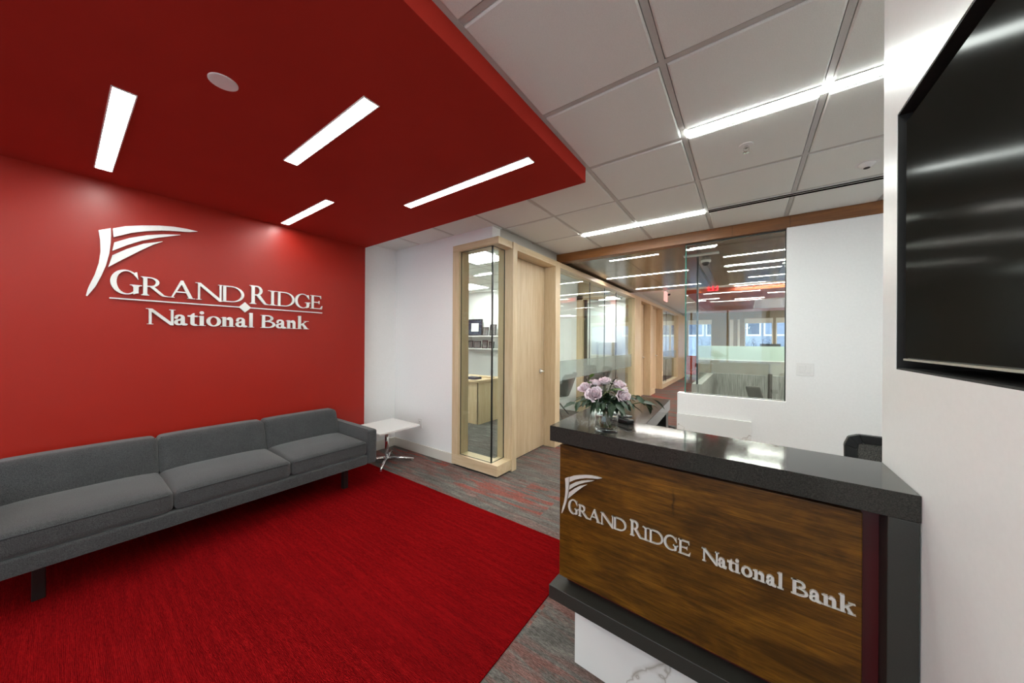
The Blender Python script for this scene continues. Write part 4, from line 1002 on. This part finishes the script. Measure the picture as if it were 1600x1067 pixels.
def frame(x, y, z, wd, ht, lb, kind, tilt=.12):
    o = thing('picture_frame', lb, 'picture frame', (x, y, z), random.uniform(-.15, .15), 'framed pictures in the corner office')
    fn = lambda u, v, d: (u, d+v*tilt, v)
    t = .022 if ht > .2 else .014
    MB().plate(rc(-wd/2, wd/2, 0, ht), fn, 0, .012).build('backing', m_black, o)
    b = MB()
    for r in (rc(-wd/2, -wd/2+t, 0, ht), rc(wd/2-t, wd/2, 0, ht), rc(-wd/2+t, wd/2-t, 0, t), rc(-wd/2+t, wd/2-t, ht-t, ht)): b.plate(r, fn, -.012, 0)
    b.build('border', m_black, o)
    if kind: MB().plate(rc(-wd/2+t, wd/2-t, t, ht-t), fn, -.004, -.001).build('mat', m_mat, o); MB().plate(rc(-wd/4, wd/4, ht*.26, ht*.76), fn, -.007, -.0045).build('certificate', m_paper, o)
    else: MB().plate(rc(-wd/2+t, wd/2-t, t, ht-t), fn, -.004, -.001).build('photo', m_photo, o)
random.seed(2)
frame(-5.38, 5.93, 1.5255, .42, .40, 'large dark framed certificate on top tier of office shelf', 1, .05)
frame(-5.02, 5.9, 1.5255, .16, .20, 'small frame on top tier right of the certificate', 0)
frame(-4.80, 5.9, 1.5255, .20, .26, 'taller dark frame at right end of the top tier', 0)
frame(-5.48, 5.88, 1.2255, .16, .18, 'dark frame on lower tier below the certificate', 0)
frame(-5.26, 5.88, 1.2255, .20, .17, 'wide photo frame in middle of the lower tier', 0)
frame(-5.02, 5.88, 1.2255, .15, .19, 'upright photo frame right of the wide one on lower tier', 0)
frame(-4.82, 5.88, 1.2255, .15, .16, 'small photo frame at right end of the lower tier', 0)

# ---- shell chairs behind the long glass wall
def shell_chair(x, y, rz, label):
    t = thing('shell_armchair', label, 'chair', (x, y, .004), rz, 'charcoal shell armchairs behind the glass wall')
    # seat bucket: profile sweep
    b = MB(); nu, nv = 16, 14; k0 = 0
    for i in range(nu+1):
        u = -1+2*i/nu
        for j in range(nv+1):
            v = j/nv
            if v < .5: py = -.24+.46*(v/.5); pz = .42-.02*sin(pi*v/.5)
            else: f = (v-.5)/.5; py = .22+.14*f; pz = .42+.40*f
            side = abs(u)**3
            arm = side*(.20+.10*v)
            wdt = .30-.03*max(0, v-.5)*2
            pz2 = pz+arm*(1 if v < .6 else max(0, 1-(v-.6)*2.5))
            py2 = py-side*.14*max(0, v-.45)
            b.v.append((u*wdt*(1+.06*side), py2, pz2))
    for i in range(nu):
        for j in range(nv):
            q = i*(nv+1)+j; b.f.append([q, q+1, q+nv+2, q+nv+1])
    o = b.build('shell', m_chair_grey, t, smooth=True); so = o.modifiers.new('thick', 'SOLIDIFY'); so.thickness = .03
    MB().rbox(-.22, .22, -.22, .2, .41, .46, .02, (0, 0, .01), n=4).build('seat_pad', m_chair_grey, t, smooth=True)
    MB().lathe([(.03, .10), (.025, .39), (.1, .40), (.1, .402)], n=16).build('column', m_black, t)
    for k in range(4):
        a = pi/4+k*pi/2; MB().tube([(0, 0, .28), (.1*cos(a), .1*sin(a), .24), (.3*cos(a), .3*sin(a), .012)], [.016, .014, .01], 8).build('leg', m_black, t)
shell_chair(-2.86, 5.35, radians(-80), 'charcoal shell armchair nearest the door, left behind glass')
shell_chair(-2.82, 7.15, radians(-60), 'charcoal shell armchair just above the roses, behind glass')
shell_chair(-3.4, 7.9, radians(200), 'charcoal shell armchair deeper inside second office')
# file cabinets
for (x, h_, lb) in ((-3.72, 1.40, 'taller white file cabinet against back wall of second office'), (-3.25, 1.38, 'white file cabinet right of the taller one in second office')):
    c = thing('file_cabinet', lb, 'cabinet', (x, 9.28, .004)); MB().box(-.2, .2, -.2, .2, 0, h_).build('body', m_laminate, c, bevel=.003)
    for k in range(4):
        d = MB().box(-.19, .19, -.215, -.201, .03+k*.34, .35+k*.34).build('drawer', m_laminate, c, bevel=.002); MB().box(-.04, .04, -.235, -.2155, .25+k*.34, .265+k*.34).build('handle', m_satin, d)
pic = thing('wall_picture', 'grey framed picture on back wall of second office', 'picture', (-2.68, 9.495, 1.35))
MB().box(-.12, .12, -.02, 0, 0, .5).build('frame', m_laminate, pic); MB().box(-.09, .09, -.024, -.021, .03, .47).build('print', plain('grey_print', lin((120, 126, 130)), .3), pic)
tk = thing('work_counter', 'long grey-fronted white work counter in second office', 'counter', (-3.9, 8.72, .004))
MB().box(-.9, .3, -.3, .3, .72, .75).build('top', m_laminate, tk); MB().box(-.88, .28, -.28, .28, 0, .72).build('body', m_grey_fabric, tk)

# ---- booth furniture
bc_ = thing('booth_chair', 'dark rounded chair back seen through lower booth glass', 'chair', (.14, 5.55, 0))
MB().rbox(-.11, .06, -.03, .03, .56, .80, .028, n=4, fn=lambda p: (p[0]-(p[2]-.62)*.25, p[1], p[2])).build('backrest', m_mesh, bc_, smooth=True)
MB().rbox(-.22, .22, -.45, -.02, .44, .50, .025, n=4).build('seat', m_mesh, bc_, smooth=True)
MB().lathe([(.26, 0), (.26, .03), (.03, .06), (.025, .44)], (0, -.22, 0), n=20).build('pedestal', m_black, bc_); MB().tube([(0, -.1, .46), (.0, .02, .5), (-.01, .02, .62)], .02, 8).build('stem', m_black, bc_)
mo = thing('monitor_stand', 'dark vertical monitor stand standing behind booth glass', 'stand', (.29, 6.2, 0))
MB().box(-.026, .026, -.02, .02, .02, .93).build('post', m_grid_dark, mo); MB().box(-.15, .15, -.15, .15, 0, .02).build('base', m_black, mo)
mn = thing('computer_monitor', 'black computer monitor top showing above the frosted booth screen', 'monitor', (.36, 7.7, .0))
MB().box(-.15, .15, -.02, .02, 1.0, 1.375).build('screen', m_black, mn); MB().box(-.02, .02, .0, .03, .76, 1.0).build('neck', m_black, mn); MB().box(-.1, .1, -.08, .1, .75, .76).build('foot', m_black, mn)
ct_ = thing('teller_counter', 'white counter behind the frosted booth screen', 'counter', (1.1, 7.8, 0))
MB().box(-1.4, 1.6, -.35, .35, .72, .75).build('top', m_laminate, ct_); MB().box(-1.35, 1.55, -.3, .3, 0, .72).build('body', m_grey_fabric, ct_)
rcn = thing('red_armchair', 'small red armchair by the far left window', 'chair', (-1.45, 12.2, 0))
MB().rbox(-.2, .2, -.2, .25, .35, .48, .03, n=4).build('seat', m_red_upholstery, rcn, smooth=True); MB().rbox(-.2, .2, .2, .28, .45, .95, .03, n=4).build('backrest', m_red_upholstery, rcn, smooth=True)
for (x, y) in ((-.17, -.17), (.17, -.17), (-.17, .22), (.17, .22)): MB().tube([(x, y, .36), (x, y, 0)], .012, 8).build('leg', m_chrome, rcn)
